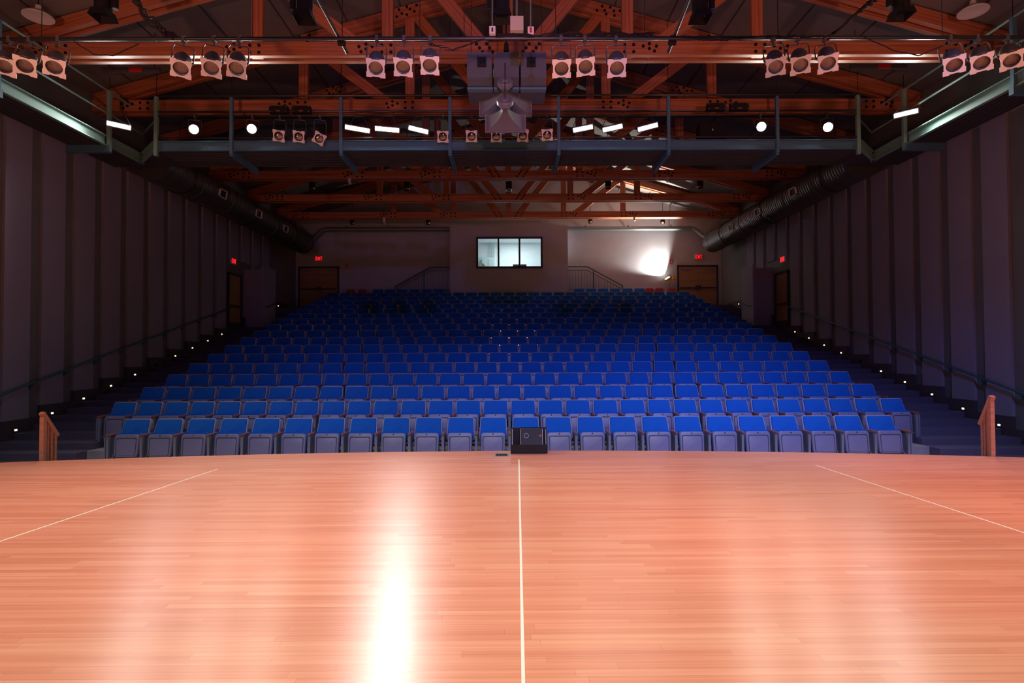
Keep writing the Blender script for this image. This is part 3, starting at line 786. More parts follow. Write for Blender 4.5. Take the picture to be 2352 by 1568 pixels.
fascia([(9.15, 12.85), (9.15, 4.5)], 'teal'); fascia([(8.24, CF), (9.12, 14.12), (9.12, 12.98)], 'teal')
# cross beams below the deck
for x in (-6.45, -3.9, -1.36, 1.18, 3.75, 6.3):
    mb = MB(); mb.box(x-0.04, x+0.04, CF-CF-0.05, CB-CF+0.12, -0.12, 0.02, 'bluesteel'); mb.build('cross_beam', root)
for sx in (-1, 1):
    for y in (7.3, 10.1, 12.9):
        a, b = sorted((sx*9.05, sx*10.0)); MB().box(a, b, y-CF-0.05, y-CF+0.05, -0.14, 0.02, 'bluesteel').build('cross_beam', root)
# posts and rails
TOPR = 7.52
for x in (-6.45, -3.9, -1.36, 1.18, 3.75, 6.3):
    mb = MB(); mb.box(x-0.035, x+0.035, -0.085, -0.02, -0.08, TOPR-CZ0-0.02, 'bluesteel'); mb.build('post', root)
    MB().cyl((x, -0.05, TOPR-CZ0), (x, -0.05, 9.3-CZ0), 0.008, 0.008, 'rail', 6).build('hanger_rod', root)
for sx in (-1, 1):
    for (x, y) in ((9.11, 7.3), (9.11, 10.1), (9.08, 12.9), (8.2, CF-0.05)):
        mb = MB(); mb.box(sx*x-0.04, sx*x+0.04, y-CF-0.035, y-CF+0.035, -0.12, TOPR-CZ0, 'bluesteel' if y < 12 else 'teal'); mb.build('post', root)
        MB().cyl((sx*x, y-CF, TOPR-CZ0), (sx*x, y-CF, roofz(x)-CZ0-0.3), 0.008, 0.008, 'rail', 6).build('hanger_rod', root)
for z, r_ in ((TOPR, 0.024), (7.00, 0.022)):
    MB().tube([cw(x, y, z) for x, y in ((-9.12, 4.5), (-9.10, 14.1), (-8.2, CF-0.05))], r_, 'teal', 8).build('guard_rail', root, smooth=True)
    MB().tube([cw(x, y, z) for x, y in ((9.12, 4.5), (9.10, 14.1), (8.2, CF-0.05))], r_, 'teal', 8).build('guard_rail', root, smooth=True)
for z, r_ in ((TOPR+0.02, 0.026), (7.17, 0.022), (7.07, 0.022), (6.55, 0.018)):
    MB().tube([cw(-8.2, CF-0.05, z), cw(8.2, CF-0.05, z)], r_, 'rail', 8).build('guard_rail', root, smooth=True)
MB().tube([cw(-8.2, CB-0.05, TOPR), cw(8.2, CB-0.05, TOPR)], 0.024, 'rail', 8).build('guard_rail', root, smooth=True)
MB().tube([cw(-8.2, CB-0.05, 7.0), cw(8.2, CB-0.05, 7.0)], 0.022, 'rail', 8).build('guard_rail', root, smooth=True)

# ------------------------------------------------------------------ lighting fixtures
def frame_plate(s):
    """square colour frame with notched sides and a round hole, in the local xz plane, facing -y"""
    h = s/2; nn = 0.045*s; o = []
    def side(a, b):
        # a,b corners; notch in the middle
        a = Vector(a); b = Vector(b); d = (b-a).normalized(); L = (b-a).length; inw = Vector((-d.y, d.x))
        return [a, a+d*L*0.27, a+d*L*0.30+inw*nn, a+d*L*0.70+inw*nn, a+d*L*0.73]
    cs = [(-h,-h),(h,-h),(h,h),(-h,h)]
    for i in range(4): o += side(cs[i], cs[(i+1)%4])
    return [(p.x, p.y) for p in o]
def plate_mesh(s):
    bm = bmesh.new(); out = frame_plate(s); r = s*0.37
    vo = [bm.verts.new((x, 0, z)) for x, z in out]; n = 28
    vi = [bm.verts.new((r*math.cos(2*math.pi*i/n), 0, r*math.sin(2*math.pi*i/n))) for i in range(n)]
    eo = [bm.edges.new((vo[i], vo[(i+1)%len(vo)])) for i in range(len(vo))]
    ei = [bm.edges.new((vi[i], vi[(i+1)%n])) for i in range(n)]
    g = bmesh.ops.triangle_fill(bm, edges=eo+ei, use_beauty=True)
    fs = [f for f in bm.faces if f.calc_center_median().xz.length > r*0.9 or True]
    # drop anything filled inside the hole
    bmesh.ops.delete(bm, geom=[f for f in bm.faces if all((Vector((v.co.x, v.co.z)).length < r*1.01) for v in f.verts)], context='FACES')
    ex = bmesh.ops.extrude_face_region(bm, geom=list(bm.faces))
    for v in [e for e in ex['geom'] if isinstance(e, bmesh.types.BMVert)]: v.co.y += 0.006
    bmesh.ops.recalc_face_normals(bm, faces=bm.faces)
    me = bpy.data.meshes.new('gel_frame'); bm.to_mesh(me); bm.free(); me.materials.append(M['frame']); return me
FRAME = plate_mesh(0.262)
AY = Matrix(((1,0,0),(0,0,1),(0,-1,0)))     # lathe axis along +y
def mesh_of(mbx, nm): return one_mesh(mbx, nm)
_b = MB(); _b.lathe([(0.105,0.0),(0.105,0.05),(0.112,0.055),(0.112,0.25),(0.10,0.30),(0.07,0.345),(0.04,0.36),(0.002,0.365)], 'canbody', 28, (0,0.02,0), AY)
_b.lathe([(0.115,0.0),(0.115,0.03),(0.105,0.03)], 'canbody', 28, (0,0.012,0), AY)
CAN = mesh_of(_b, 'can_body')
_b = MB(); _b.lathe([(0.0005,-0.012),(0.04,-0.01),(0.075,-0.004),(0.098,0.006)], 'lens', 24, (0,0.014,0), AY); LENS = mesh_of(_b, 'lens')
_b = MB(); _b.lathe([(0.0005,-0.012),(0.04,-0.01),(0.075,-0.004),(0.098,0.006)], 'lamp', 24, (0,0.014,0), AY); LENSLIT = mesh_of(_b, 'lens')
def par(pos, aim, pipe, lab, group, lit=False, tilt=0.0, power=0, framed=True):
    """parcan: pos is the centre of its colour frame, pipe the height and depth it hangs from"""
    pos = Vector(pos); pz, py = pipe
    d = (Vector(aim)-pos).normalized()
    ax = pos-d*0.20                                   # yoke pivot, on the can's axis
    root = empty('parcan_light', (ax.x, py, pz), lab, 'stage light', group)
    q = d.to_track_quat('-Y', 'Z').to_matrix().to_4x4() @ Matrix.Rotation(tilt, 4, 'Y')
    off = pos-Vector((ax.x, py, pz))
    def put(nm, me):
        o = bpy.data.objects.new(nm, me); COL.objects.link(o); o.parent = root
        o.matrix_basis = Matrix.Translation(off) @ q; return o
    body = put('can_body', CAN)
    if framed: put('gel_frame', FRAME)
    put('lens', LENSLIT if lit else LENS)
    # yoke and clamp
    c = ax-Vector((ax.x, py, pz)); s = q.to_3x3() @ Vector((1,0,0)); s.z = 0; s.normalize()
    top = Vector((0, 0, -0.10)); w = 0.135
    mb = MB(); mb.tube([c-s*w, c-s*w*1.0+(top-c)*0.8, top-s*w*0.8, top+s*w*0.8, c+s*w+(top-c)*0.8, c+s*w], 0.010, 'canbody', 6)
    mb.cyl(c-s*w, c-s*0.11, 0.022, 0.022, 'canbody', 8); mb.cyl(c+s*w, c+s*0.11, 0.022, 0.022, 'canbody', 8); mb.build('yoke', root)
    mb = MB(); mb.cyl((0,0,-0.11), (0,0,-0.03), 0.014, 0.014, 'canbody', 8); mb.box(-0.022, 0.022, -0.034, 0.034, -0.05, 0.034, 'canbody'); mb.build('clamp', root)
    if lit:
        lamp('parcan_beam', 'SPOT', pos+d*0.03, power, (1.0, 0.93, 0.80), aim, 0.09, 128, 0.8)
    return root
# front lighting pipe over the stage edge
PD = 8.0; PZ = P(1176, 88, PD).z
root = empty('lighting_pipe', (0, PD, PZ), 'long black lighting pipe hung over the stage front', 'lighting pipe')
MB().cyl((-8.4, 0, 0), (8.4, 0, 0), 0.027, 0.027, 'rail', 12).build('pipe', root, smooth=True)
for x in (-6.6, -3.62, -2.35, -1.25, -0.62, 0.68, 1.95, 3.85, 6.2): MB().cyl((x, 0, 0.02), (x, 0, roofz(x)-PZ), 0.006, 0.006, 'rail', 6).build('hanger_rod', root)
fr = [(415, 158, .10, 'left cluster of three'), (485, 157, .06, 'left cluster of three'), (543, 158, .07, 'left cluster of three'),
      (863, 157, .03, 'cluster left of the speakers'), (926, 155, .02, 'cluster left of the speakers'), (987, 151, .0, 'cluster left of the speakers'),
      (1290, 158, 0, 'cluster right of the speakers'), (1345, 154, -.06, 'cluster right of the speakers'), (1417, 157, 0, 'cluster right of the speakers'),
      (1782, 154, -.05, 'right cluster of three'), (1839, 150, -.06, 'right cluster of three'), (1902, 146, -.07, 'right cluster of three'),
      (10, 153, .1, 'far left end of the front pipe'), (57, 152, .1, 'far left end of the front pipe'), (124, 155, .1, 'far left end of the front pipe'),
      (2192, 150, -.1, 'far right end of the front pipe'), (2255, 145, -.1, 'far right end of the front pipe'), (2324, 139, -.1, 'far right end of the front pipe')]
names3 = ('outermost', 'middle', 'innermost')
for i, (px, py, tl, where) in enumerate(fr):
    p = P(px, py, PD-0.16)
    aim = (p.x*0.62, 3.6, 0.0)
    which = ('leftmost', 'middle', 'rightmost')[i % 3]
    if 'end' in where: lab = 'black parcan with pale square frame, %s at the %s' % (which, where)
    else: lab = 'black parcan with pale square frame, %s in the %s' % (which, where)
    par(p, aim, (PZ, PD), lab, 'parcans on the front pipe', tilt=tl)
# fixtures along the catwalk
CY = CF-0.05
for px, py, tl, lab in ((640, 312, .06, 'unlit parcan on the catwalk, left of the three beside the star bright lamps'), (686, 314, .05, 'unlit parcan on the catwalk, middle of the three beside the star bright lamps'),
                        (733, 318, .45, 'unlit parcan on the catwalk, twisted askew beside its two neighbours'), (1017, 314, 0, 'unlit catwalk parcan left of the post, nearest the bright bars'),
                        (1083, 313, 0, 'unlit catwalk parcan just left of the lower horn speaker'), (1140, 313, 0, 'unlit catwalk parcan half under the left edge of the lower horn'),
                        (1201, 312, .05, 'unlit catwalk parcan half under the right edge of the lower horn'), (1257, 310, -.04, 'unlit catwalk parcan just right of the lower horn speaker')):
    p = P(px, py, CY-0.18); par(p, (p.x*0.5, 2.0, 1.5), (7.07, CY), lab, 'unlit parcans on the catwalk', tilt=tl)
for px, py, lab in ((445, 297, 'blazing parcan at the far left of the catwalk'), (578, 296, 'blazing parcan second from left on the catwalk'),
                    (1749, 291, 'blazing parcan on the right of the catwalk, inner of two'), (1902, 292, 'blazing parcan on the right of the catwalk, outer of two')):
    p = P(px, py, CY-0.18); par(p, (p.x*0.35, 1.5, 0.8), (7.07, CY), lab, 'lit parcans on the catwalk', lit=True, power=290, framed=False)
def led_bar(pos, roll, aim, pipe, lab, power, cells=7):
    pos = Vector(pos); d = (Vector(aim)-pos).normalized()
    root = empty('led_bar', pos, lab, 'stage light', 'lit bar lights on the catwalk')
    q = d.to_track_quat('-Y', 'Z').to_matrix().to_4x4() @ Matrix.Rotation(roll, 4, 'Y')
    L = 0.54 if power > 200 and abs(pos.x) < 5 else 0.44
    o = MB().box(-L/2-0.02, L/2+0.02, 0, 0.11, -0.065, 0.065, 'canbody').build('housing', root); o.matrix_basis = q
    mb = MB()
    for i in range(cells):
        x = -L/2+L*(i+0.5)/cells; mb.lathe([(0.0005,-0.02),(0.02,-0.016),(0.031,0.0)], 'led', 12, (x, 0, 0), AY)
    mb.box(-L/2, L/2, -0.006, 0.0, -0.042, 0.042, 'led')
    o = mb.build('lens', root); o.matrix_basis = q
    mb = MB(); up = Vector((0, pipe[1]-pos.y, pipe[0]-pos.z)); mb.tube([Vector((-0.25,0.05,0)), up+Vector((-0.1,0,-0.02)), up+Vector((0.1,0,-0.02)), Vector((0.25,0.05,0))], 0.008, 'canbody', 6)
    mb.build('yoke', root)
    lamp('led_bar_beam', 'SPOT', pos+d*0.06, power, (1.0, 0.99, 0.95), aim, 0.16, 124 if abs(pos.x) > 7 else 84, 0.8)
for px, py, rl, lab, pw in ((821, 296, .12, 'glowing white bar light left of centre on the catwalk, outer of three', 240), (889, 297, .08, 'glowing white bar light left of centre, brightest and middle of three', 1700),
                        (961, 298, .20, 'glowing white bar light left of the horns, inner of three', 75), (1339, 295, -.16, 'glowing white bar light right of the horns, inner of three', 65),
                        (1407, 294, -.17, 'glowing white bar light right of centre, middle of three', 65), (1488, 292, -.2, 'glowing white bar light right of centre, outer of three', 60)):
    p = P(px, py, CY-0.12); led_bar(p, rl, (p.x*0.9, 0.5, 1.0) if pw > 1000 else (p.x*0.55, 2.0, 0.8), (7.07, CY), lab, pw)
p = P(273, 288, 12.75); led_bar(p, .1, (-4, 2.0, 1.2), (7.0, 12.75), 'glowing white bar light on the left side catwalk', 340)
p = P(2081, 260, 12.6); led_bar(p, -.1, (4, 2.0, 1.2), (7.0, 12.6), 'glowing white bar light on the right side catwalk', 340)
# dimmer packs and a black cabinet on the catwalk rail
for px, py, lab in ((642, 254, 'black dimmer pack on the catwalk rail, left pair, outer'), (694, 254, 'black dimmer pack on the catwalk rail, left pair, inner'),
                    (1643, 248, 'black dimmer pack on the catwalk rail, right pair, inner'), (1696, 248, 'black dimmer pack on the catwalk rail, right pair, outer')):
    p = P(px, py, CY-0.06); root = empty('dimmer_pack', p, lab, 'dimmer pack', 'dimmer packs on the catwalk')
    MB().box(-0.21, 0.21, -0.09, 0.03, -0.08, 0.08, 'black').build('case', root)
    MB().box(-0.05, 0.05, -0.096, -0.09, -0.055, -0.03, 'arm_wood').build('name_plate', root)
    mb = MB()
    for sx in (-1, 1):
        for sz in (-1, 1): mb.cyl((sx*0.18, -0.096, sz*0.055), (sx*0.18, -0.088, sz*0.055), 0.012, 0.012, 'chrome', 8)
    mb.build('corner_screw', root)
p = P(1632, 297, CF+0.35); root = empty('equipment_cabinet', (p.x, p.y, 6.36), 'black equipment cabinet standing on the catwalk deck on the right', 'cabinet')
MB().box(-0.3, 0.3, -0.15, 0.15, 0.0, 0.62, 'black').build('case', root)
MB().box(-0.02, 0.01, -0.158, -0.15, 0.44, 0.48, 'cabinet').build('indicator', root)

# ------------------------------------------------------------------ centre speaker cluster
SY = 9.5
def cabinet(px0, px1, lab, plate):
    a = P(px0, 120, SY); b = P(px1, 120, SY); zt = a.z; zm = P(px0, 175, SY).z; zb = P(px0, 203, SY+0.1).z
    cx = (a.x+b.x)/2; w = (b.x-a.x)/2-0.012
    root = empty('speaker_cabinet', (cx, SY, zb), lab, 'speaker', 'speaker cluster above the stage')
    h = zt-zb; hm = zm-zb
    mb = MB(); prof = [(0.0, h), (0.04, hm), (0.24, 0.06), (0.24, 0.0), (0.75, 0.02), (0.75, h-0.05)]
    m = len(prof); vs = [(-w*0.98, y, z) for y, z in prof]+[(w*0.98, y, z) for y, z in prof]
    mb.add(vs, [(i, (i+1)%m, m+(i+1)%m, m+i) for i in range(m)]+[tuple(range(m)), tuple(reversed(range(m, 2*m)))], 'speaker')
    mb.build('case', root)
    MB().box(-w*1.02, w*1.02, 0.18, 0.26, 0.02, 0.06, 'bluesteel').build('lip', root)
    if plate:
        x = 0.04*plate
        g = MB().box(x-0.075, x+0.075, -0.012, 0.01, hm+0.16, hm+0.32, 'black').build('input_plate', root)
        mb = MB(); mb.cyl((x-0.02, -0.03, hm+0.22), (x-0.02, -0.012, hm+0.22), 0.02, 0.02, 'chrome', 8); mb.box(x+0.02, x+0.05, -0.03, -0.012, hm+0.2, hm+0.26, 'chrome'); mb.build('connector', g)
    for s in (-1, 1): MB().cyl((s*w*0.7, 0.3, h-0.06), (s*w*0.7, 0.3, h+2.0), 0.005, 0.005, 'rail', 6).build('hanger_wire', root)
cabinet(1070, 1132, 'grey speaker cabinet at the left of the centre cluster', 1)
cabinet(1132, 1194, 'grey speaker cabinet in the middle of the centre cluster', 0)
cabinet(1194, 1257, 'grey speaker cabinet at the right of the centre cluster', -1)
def horn(pxd, pyd, rd, x0, x1, y0, y1, yd, ym, lab):
    c = P(pxd, pyd, yd); mA = P(x0, y0, ym); mB = P(x1, y1, ym)
    root = empty('horn_speaker', c, lab, 'speaker', 'horn speakers under the centre cluster')
    mc = (mA+mB)/2-c; w = (mB.x-mA.x)/2; h = abs(mA.z-mB.z)/2
    st = Vector((0, 0.16, -0.06)); secs = []
    for i in range(9):
        t = i/8; e = t**1.0; fw = 0.045+(w-0.045)*t**1.7; fh = 0.045+(h-0.045)*t**1.5
        cc = st*(1-t)+mc*t; secs.append([(cc.x-fw, cc.y, cc.z-fh), (cc.x+fw, cc.y, cc.z-fh), (cc.x+fw, cc.y, cc.z+fh), (cc.x-fw, cc.y, cc.z+fh)])
    mb = MB(); vs = [v for s in secs for v in s]; fs = []
    for i in range(8):
        for j in range(4): fs.append((i*4+j, i*4+(j+1)%4, (i+1)*4+(j+1)%4, (i+1)*4+j))
    mb.add(vs, fs, 'horn'); mb.build('horn', root)
    mb = MB(); e = 0.02
    q = secs[-1]; xa, ya, za = q[0]; xb, _, zb = q[2]
    for a, b, c0, d in ((xa-e, xb+e, za-e, za), (xa-e, xb+e, zb, zb+e), (xa-e, xa, za, zb), (xb, xb+e, za, zb)): mb.box(a, b, ya-0.02, ya+0.02, c0, d, 'horn')
    mb.build('mouth_rim', root)
    rr = rd*yd/F_PX; dn = (mc-st).normalized(); dn = Vector((0, 0.8, -0.5)).normalized()
    A = dn.to_track_quat('Z', 'Y').to_matrix()
    mb = MB(); mb.lathe([(0.0005,-0.06),(rr*0.45,-0.055),(rr*0.5,-0.03),(rr*0.85,-0.03),(rr,-0.01),(rr,0.05),(rr*0.7,0.10),(rr*0.35,0.17)], 'horn', 24, (0,0,0), A); mb.build('driver', root, smooth=True)
    MB().tube([(0.0, -0.06, 0.0), (0.0, -0.05, 0.15), (0, 0.0, 0.32)], 0.008, 'rail', 6).build('cable', root)
    for s in (-1, 1): MB().cyl((s*w*0.55, mc.y-0.1, mc.z+h*0.5), (s*w*0.55, mc.y-0.1, mc.z+h+(0.08 if rd else 0.1)), 0.006, 0.006, 'rail', 6).build('hanger_chain', root)
horn(1160, 188, 19, 1103, 1219, 218, 266, 9.45, 10.15, 'grey horn speaker with wide mouth, upper of the two under the cluster')
horn(1160, 231, 19, 1117, 1205, 267, 302, 9.35, 9.95, 'grey horn speaker with small mouth, lower of the two under the cluster')

# ------------------------------------------------------------------ other things hung overhead
def canister(px, py, Y, wpx, hpx, lab, group, spot=None):
    c = P(px, py, Y); w = wpx*Y/F_PX/2; h = hpx*Y/F_PX
    root = empty('down_light', (c.x, Y, c.z), lab, 'ceiling light', group)
    MB().cyl((0,0,0.06),(0,0,h),w,w,'blackmat',20).build('housing', root, smooth=True)
    mb = MB(); mb.lathe([(w*0.95,0.0),(w*1.0,0.0),(w*1.0,0.07),(w*0.9,0.07)], 'chrome', 20); mb.build('reflector_ring', root, smooth=True)
    MB().cyl((0,0,h),(0,0,max(h+0.1, roofz(c.x)-c.z)),0.012,0.012,'rail',6).build('stem', root)
for px, py, lab in ((717, 436, 'black can house light hung left, under the first far truss'), (935, 437, 'black can house light hung left of centre, under the first far truss'), (1169, 438, 'black can house light on the centre line above the booth'),
                    (1397, 433, 'black can house light hung right of centre, under the first far truss'), (1608, 432, 'black can house light hung right, under the first far truss')):
    canister(px, py, 20.6, 14, 22, lab, 'can house lights under the trusses')
for px, py, lab in ((809, 515, 'small black can light near the back wall, outer left'), (983, 515, 'small black can light near the back wall, inner left'),
                    (1356, 512, 'small black can light near the back wall, inner right'), (1522, 514, 'small black can light near the back wall, outer right')):
    canister(px, py, 25.6, 10, 9, lab, 'small can lights near the back wall')
def box_light(px, py, Y, lab, sx):
    c = P(px, py, Y); root = empty('work_flood', (c.x, Y, c.z), lab, 'flood light', 'black box lights along the top edge')
    MB().cyl((0,0,0.08),(0,0,0.75),0.125,0.125,'black',20).build('housing', root, smooth=True)
    mb = MB(); vs = [(-.12,-.12,.10),(.12,-.12,.10),(.12,.12,.10),(-.12,.12,.10),(-.15,-.15,-.02),(.15,-.15,-.02),(.15,.15,-.02),(-.15,.15,-.02)]
    mb.add(vs, [(0,1,5,4),(1,2,6,5),(2,3,7,6),(3,0,4,7)], 'black'); mb.build('square_shade', root)
    MB().cyl((sx*0.19,0,0.14),(sx*0.19,0,0.5),0.05,0.05,'black',14).build('side_lamp', root, smooth=True)
    MB().cyl((sx*0.19,0,0.13),(sx*0.19,0,0.145),0.045,0.045,'chrome',14).build('side_lens', root, smooth=True)
    MB().box(min(0.1*sx,0.16*sx), max(0.1*sx,0.16*sx), -0.02, 0.02, 0.3, 0.36, 'black').build('bracket', root)
    MB().cyl((0,0,0.75),(0,0,max(0.85, roofz(c.x)-c.z)),0.012,0.012,'rail',6).build('stem', root)
for px, py, lab, sx in ((237, 40, 'black box light at the top left edge, over the far left lamps', 1), (700, 44, 'black box light at the top edge, left of centre', -1), (1153, 42, 'black box light at the top edge above the speakers', -1),
                    (1608, 42, 'black box light at the top edge, right of centre', 1), (2070, 36, 'black box light at the top right edge by the cable bundle', -1)):
    box_light(px, py, 9.0, lab, sx)
for px, py, lab in ((88, 40, 'pale dish pendant lamp at the top left corner'), (2235, 28, 'pale dish pendant lamp at the top right corner')):
    c = P(px, py, 10.6); root = empty('pendant_lamp', c, lab, 'pendant lamp', 'dish pendants in the top corners')
    mb = MB(); mb.lathe([(0.0005,0.03),(0.14,0.025),(0.24,0.0),(0.25,0.0),(0.25,0.02),(0.16,0.09),(0.06,0.14),(0.05,0.22),(0.0005,0.22)], 'white', 28); mb.build('shade', root, smooth=True)
    MB().cyl((0,0,0.2),(0,0,roofz(c.x)-c.z),0.012,0.012,'rail',6).build('stem', root)
# slanted pipes crossing the front pipe
for (a, b, ya, yb, lab) in (((733, 0), (798, 122), 7.2, 8.25, 'slanted thin black pipe left of centre, clamped to the front pipe'), ((1581, 0), (1535, 120), 7.2, 8.25, 'slanted thin black pipe right of centre, clamped to the front pipe')):
    p0 = P(a[0]+(a[0]-b[0])*0.6, a[1]-70, ya); p1 = P(b[0], b[1], yb)
    root = empty('brace_pipe', p1, lab, 'pipe', 'slanted pipes on the front lighting pipe')
    MB().cyl((0,0,0), p0-p1, 0.022, 0.022, 'rail', 10).build('pipe', root, smooth=True)
    t = (p1.z-PZ)/(p1.z-p0.z); c = (p0-p1)*t
    MB().cyl(c+Vector((-0.05,0,0)), c+Vector((0.05,0,0)), 0.045, 0.045, 'black', 10).build('clamp', root)
# cable bundles
def bundle(pts, lab, nst=5, r=0.016, spread=0.045):
    pts = [Vector(p) for p in pts]; root = empty('cable_bundle', pts[-1], lab, 'cables')
    for s in range(nst):
        ph = random.random()*6; out = []
        for i in range(25):
            t = i/24*(len(pts)-1); j = min(int(t), len(pts)-2); u = t-j; p = pts[j].lerp(pts[j+1], u)
            p = p+Vector((math.cos(ph+i*0.8), math.sin(ph+i*0.6)*0.5, math.sin(ph+i*0.9)))*spread*(0.4+0.6*random.random())
            out.append(p-pts[-1])
        MB().tube(out, r, 'blackmat', 6).build('cable', root, smooth=True)
bundle([P(292, -30, 7.6), P(330, 30, 7.8), P(375, 72, 7.95), P(405, 88, 8.0)], 'thick drooping bundle of black cables at the top left')
bundle([P(2020, -10, 7.6), P(1975, 25, 7.8), P(1930, 65, 7.95), P(1905, 85, 8.0)], 'thick drooping bundle of black cables at the top right')
bundle([P(1140, 82, 7.98), P(1240, 82, 7.98), P(1330, 80, 7.98), P(1420, 79, 7.98), P(1500, 80, 7.98)], 'loose black cables lying along the front pipe right of the speakers', 4, 0.010, 0.04)
bundle([P(1540, 82, 7.97), P(1640, 92, 7.97), P(1750, 84, 7.97)], 'slack cable swag on the front pipe right of centre', 2, 0.006, 0.02)
bundle([P(985, 100, 7.97), P(1040, 115, 7.97), P(1110, 90, 7.97)], 'slack cable swag on the front pipe left of the speakers', 2, 0.006, 0.02)
bundle([P(1760, 84, 7.97), P(1850, 84, 7.97), P(1910, 82, 7.97)], 'black cables taped along the front pipe above the right lamps', 3, 0.009, 0.02)
bundle([P(170, 95, 7.97), P(215, 125, 7.97), P(260, 128, 7.97), P(320, 100, 7.97)], 'slack cable swag under the front pipe at the left end', 1, 0.008, 0.005)
bundle([P(1985, 85, 7.97), P(2050, 115, 7.97), P(2110, 128, 7.97), P(2165, 105, 7.97)], 'slack cable swag under the front pipe at the right end', 1, 0.008, 0.005)
# junction box and switch boxes above the speakers
c = P(1187, 58, 8.6); root = empty('junction_box', c, 'beige junction box hanging above the speaker cluster', 'junction box')
MB().box(-0.10, 0.10, -0.06, 0.06, -0.11, 0.11, 'beige').build('box', root)
MB().cyl((0,0,0.11),(0,0,roofz(c.x)-c.z),0.016,0.016,'ductpale',8).build('conduit', root)
for px, py, lab, red in ((1219, 72, 'small white switch box with red buttons right of the beige box', True), (1131, 71, 'small pale switch box left of the beige box', False)):
    c = P(px, py, 8.3); root = empty('switch_box', c, lab, 'switch')
    MB().box(-0.045, 0.045, -0.03, 0.03, -0.055, 0.055, 'white').build('box', root)
    if red:
        for z in (-0.02, 0.02): MB().cyl((0,-0.045,z),(0,-0.03,z),0.018,0.018,'red',10).build('button', root)
    else: MB().box(-0.012, 0.012, -0.036, -0.03, -0.03, 0.03, 'black').build('slot', root)
    MB().cyl((0,0,0.055),(0,0,roofz(c.x)-c.z),0.010,0.010,'ductpale',8).build('conduit', root)
c = P(1163, 105, 9.6); root = empty('chain_hoist', c, 'black chain hoist hook above the middle speaker cabinet', 'hoist')
MB().cyl((0,0,-0.10),(0,0,0.04),0.05,0.035,'black',12).build('hook_block', root); MB().cyl((0,0,0.04),(0,0,2.2),0.014,0.014,'rail',8).build('chain', root)
# red placards on dark bars up by the side walls
for px, py, lab in ((300, 160, 'dim red placard on a dark bar up by the left wall'), (2019, 152, 'dim red placard on a dark bar up by the right wall')):
    c = P(px, py, 12.3); root = empty('warning_placard', c, lab, 'placard')
    MB().box(-0.62, 0.62, 0.0, 0.06, -0.05, 0.05, 'deck').build('mounting_bar', root)
    MB().box(-0.03, 0.25, -0.02, 0.0, -0.05, 0.05, 'red').build('plate', root)
    for s in (-0.5, 0.5): MB().cyl((s,0.03,0.05),(s,0.03,roofz(c.x+s)-c.z),0.008,0.008,'rail',6).build('hanger_rod', root)
# little spot lamps on the far trusses
for px, py, Y, lab in ((803, 417, 19.0, 'tiny pale spot lamp under the far truss on the left'), (1533, 412, 19.0, 'tiny pale spot lamp under the far truss on the right'), (882, 508, 24.55, 'tiny pale spot lamp under the last truss on the left'), (1457, 502, 24.55, 'tiny pale spot lamp under the last truss on the right')):
    c = P(px, py, Y); root = empty('spot_lamp', c, lab, 'spot lamp', 'tiny spot lamps on the trusses')
    MB().cyl((0.03,0,-0.09),(-0.02,0,0.02),0.05,0.04,'white',12).build('head', root, smooth=True)
    MB().box(-0.05,0.05,-0.03,0.03,0.02,max(0.05, ZC-c.z),'white').build('bracket', root)

# ------------------------------------------------------------------ on and beside the stage
def tape(p0, p1, w, name, lab):
    a = Vector((p0[0], p0[1], 0.0)); b = Vector((p1[0], p1[1], 0.0)); d = (b-a).normalized(); s = Vector((-d.y, d.x, 0))*w/2; mb = MB()
    vs = [a-s, a+s, b+s, b-s]; vs += [v+Vector((0,0,0.0012)) for v in vs]
    mb.add(vs, [(0,1,2,3),(7,6,5,4),(0,1,5,4),(1,2,6,5),(2,3,7,6),(3,0,4,7)], 'tape')
    tag(mb.build(name), lab, 'tape')
def G(px, py):
    d = CAM_ROT.to_3x3() @ Vector(((px-1176)/F_PX, -(py-784)/F_PX, -1)); t = -CAMZ/d.z; return (d.x*t, d.y*t)
a, b = Vector(G(0, 1243)), Vector(G(500, 1077)); tape(a-(b-a)*1.2, b, 0.018, 'floor_tape', 'cream tape line on the left part of the stage floor')
a, b = Vector(G(2352, 1223)), Vector(G(1873, 1068)); tape(a-(b-a)*1.2, b, 0.018, 'floor_tape', 'cream tape line on the right part of the stage floor')
a, b = Vector(G(1202, 1568)), Vector(G(1192, 1055)); tape(a-(b-a)*0.5, b, 0.017, 'floor_tape', 'cream tape centre line running towards the floor monitor')
# wedge monitor
g0 = G(1173, 1042); g1 = G(1258, 1042)
root = empty('stage_monitor', ((g0[0]+g1[0])/2, g0[1]+0.2, 0), 'black wedge floor monitor on the stage edge, back towards us', 'monitor speaker')
w = (g1[0]-g0[0])/2; D = -0.2
zt = 0.36
def prof_box(mb, x0, x1, prof, k):
    m = len(prof); vs = [(x0, y, z) for y, z in prof]+[(x1, y, z) for y, z in prof]
    mb.add(vs, [(i, (i+1)%m, m+(i+1)%m, m+i) for i in range(m)]+[tuple(range(m)), tuple(reversed(range(m, 2*m)))], k)
mb = MB(); prof_box(mb, -w, w, [(D, 0.0), (D-0.005, 0.02), (D, 0.135), (0.22, 0.135), (0.25, 0.02), (0.24, 0.0)], 'blackmat')
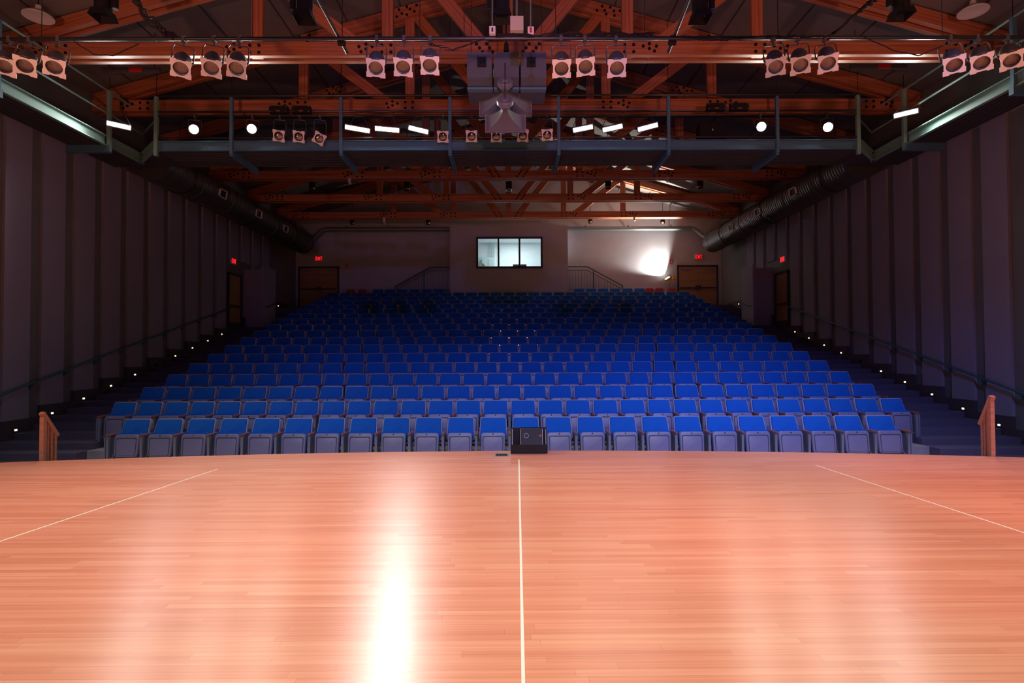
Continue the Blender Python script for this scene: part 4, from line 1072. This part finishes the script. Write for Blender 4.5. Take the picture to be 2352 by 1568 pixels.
# upper body with a recess left and right
prof_box(mb, -w, -w+0.025, [(D, 0.135), (D+0.11, zt), (0.08, zt), (0.22, 0.135)], 'black')
prof_box(mb, -w+0.155, w-0.075, [(D, 0.135), (D+0.11, zt), (0.08, zt), (0.22, 0.135)], 'black')
prof_box(mb, w-0.022, w, [(D, 0.135), (D+0.11, zt), (0.08, zt), (0.22, 0.135)], 'black')
prof_box(mb, -w, w, [(-0.02, 0.135), (0.0, zt), (0.08, zt), (0.22, 0.135)], 'blackmat')
mb.build('case', root)
mb = MB()
for x0 in (-w+0.025, -w+0.150, w-0.075, w-0.027): prof_box(mb, x0, x0+0.006, [(D+0.004, 0.137), (D+0.108, zt-0.004), (D+0.16, zt-0.01), (D+0.06, 0.137)], 'seatmetal')
mb.build('handle_trim', root)
Vn = Vector((0, 0.11, zt-0.135)).normalized(); Nn = Vector((0, -Vn.z, Vn.y))
mb = MB(); A = Nn.to_track_quat('Z', 'Y').to_matrix(); cc = Vector((-0.04, D, 0.135))+Vn*0.14
mb.lathe([(0.032,0.0),(0.032,0.004),(0.036,0.004),(0.036,0.0)], 'seatmetal', 20, cc, A); mb.build('round_socket', root)
mb = MB(); cc = Vector((w-0.105, D, 0.135))+Vn*0.14; mb.slab([(-.022,-.012),(.0,-.016),(.022,-.012),(.022,.012),(0,.016),(-.022,.012)], cc, (1,0,0), Vn, Nn, 0, 0.004, 0.001, 'redseat'); mb.build('badge', root)
# floor pocket
g = G(1152, 1046); root = empty('floor_pocket', (g[0], g[1], 0), 'small black floor box with raised lid beside the monitor', 'floor box')
MB().box(-0.11, 0.11, -0.07, 0.07, 0, 0.008, 'seatmetal').build('rim', root)
MB().box(-0.085, 0.085, -0.05, 0.05, 0.008, 0.02, 'black').build('lid', root)
# stair handrails at both ends of the stage
def stair_rail(X, y0, y1, z0, z1, sx, side):
    root = empty('stair_handrail', (X, y0, Z0), 'short orange wooden handrail of the %s stage steps' % side, 'handrail', 'wooden handrails of the stage steps')
    L = y1-y0; sl = (z1-z0)/L
    # sloping cap
    p0 = Vector((0, -0.03, z0-Z0-0.03*sl)); p1 = Vector((0, L+0.03, z1-Z0+0.03*sl))
    mb = MB(); mb.box(0, (p1-p0).length, -0.034, 0.034, -0.025, 0.025, 'rail_wood'); o = mb.build('top_rail', root)
    Xd = (p1-p0).normalized(); Yd = Vector((1,0,0)); Zd = Xd.cross(Yd).normalized()
    Mx = Matrix((Xd, Yd, Zd)).transposed().to_4x4(); Mx.translation = p0; o.matrix_basis = Mx
    for i in range(4):
        y = i*L/3; hw = 0.030 if i == 0 else 0.017
        mb = MB(); mb.box(-hw, hw, y-hw, y+hw, 0.0, z0-Z0+y*sl-0.02, 'rail_wood'); o = mb.build('post', root)
stair_rail(-6.83, 8.40, 8.62, P(93, 951, 8.38).z-0.02, P(142, 991, 8.65).z-0.02, -1, 'left')
stair_rail(6.935, 8.19, 8.34, P(2287, 916, 8.17).z-0.02, P(2252, 962, 8.36).z-0.02, 1, 'right')
# stage steps below those rails
for side, X, sx in (('left', -6.83, -1), ('right', 6.93, 1)):
    root = empty('stage_steps', (X+sx*0.62, 8.25, Z0), 'low wooden steps down from the %s end of the stage' % side, 'steps')
    for i in range(2):
        MB().box(-0.55, 0.55, 0.02+0.3*i, 0.02+0.3*(i+1), 0, 0.373-0.187*i, 'rail_wood').build('tread', root)
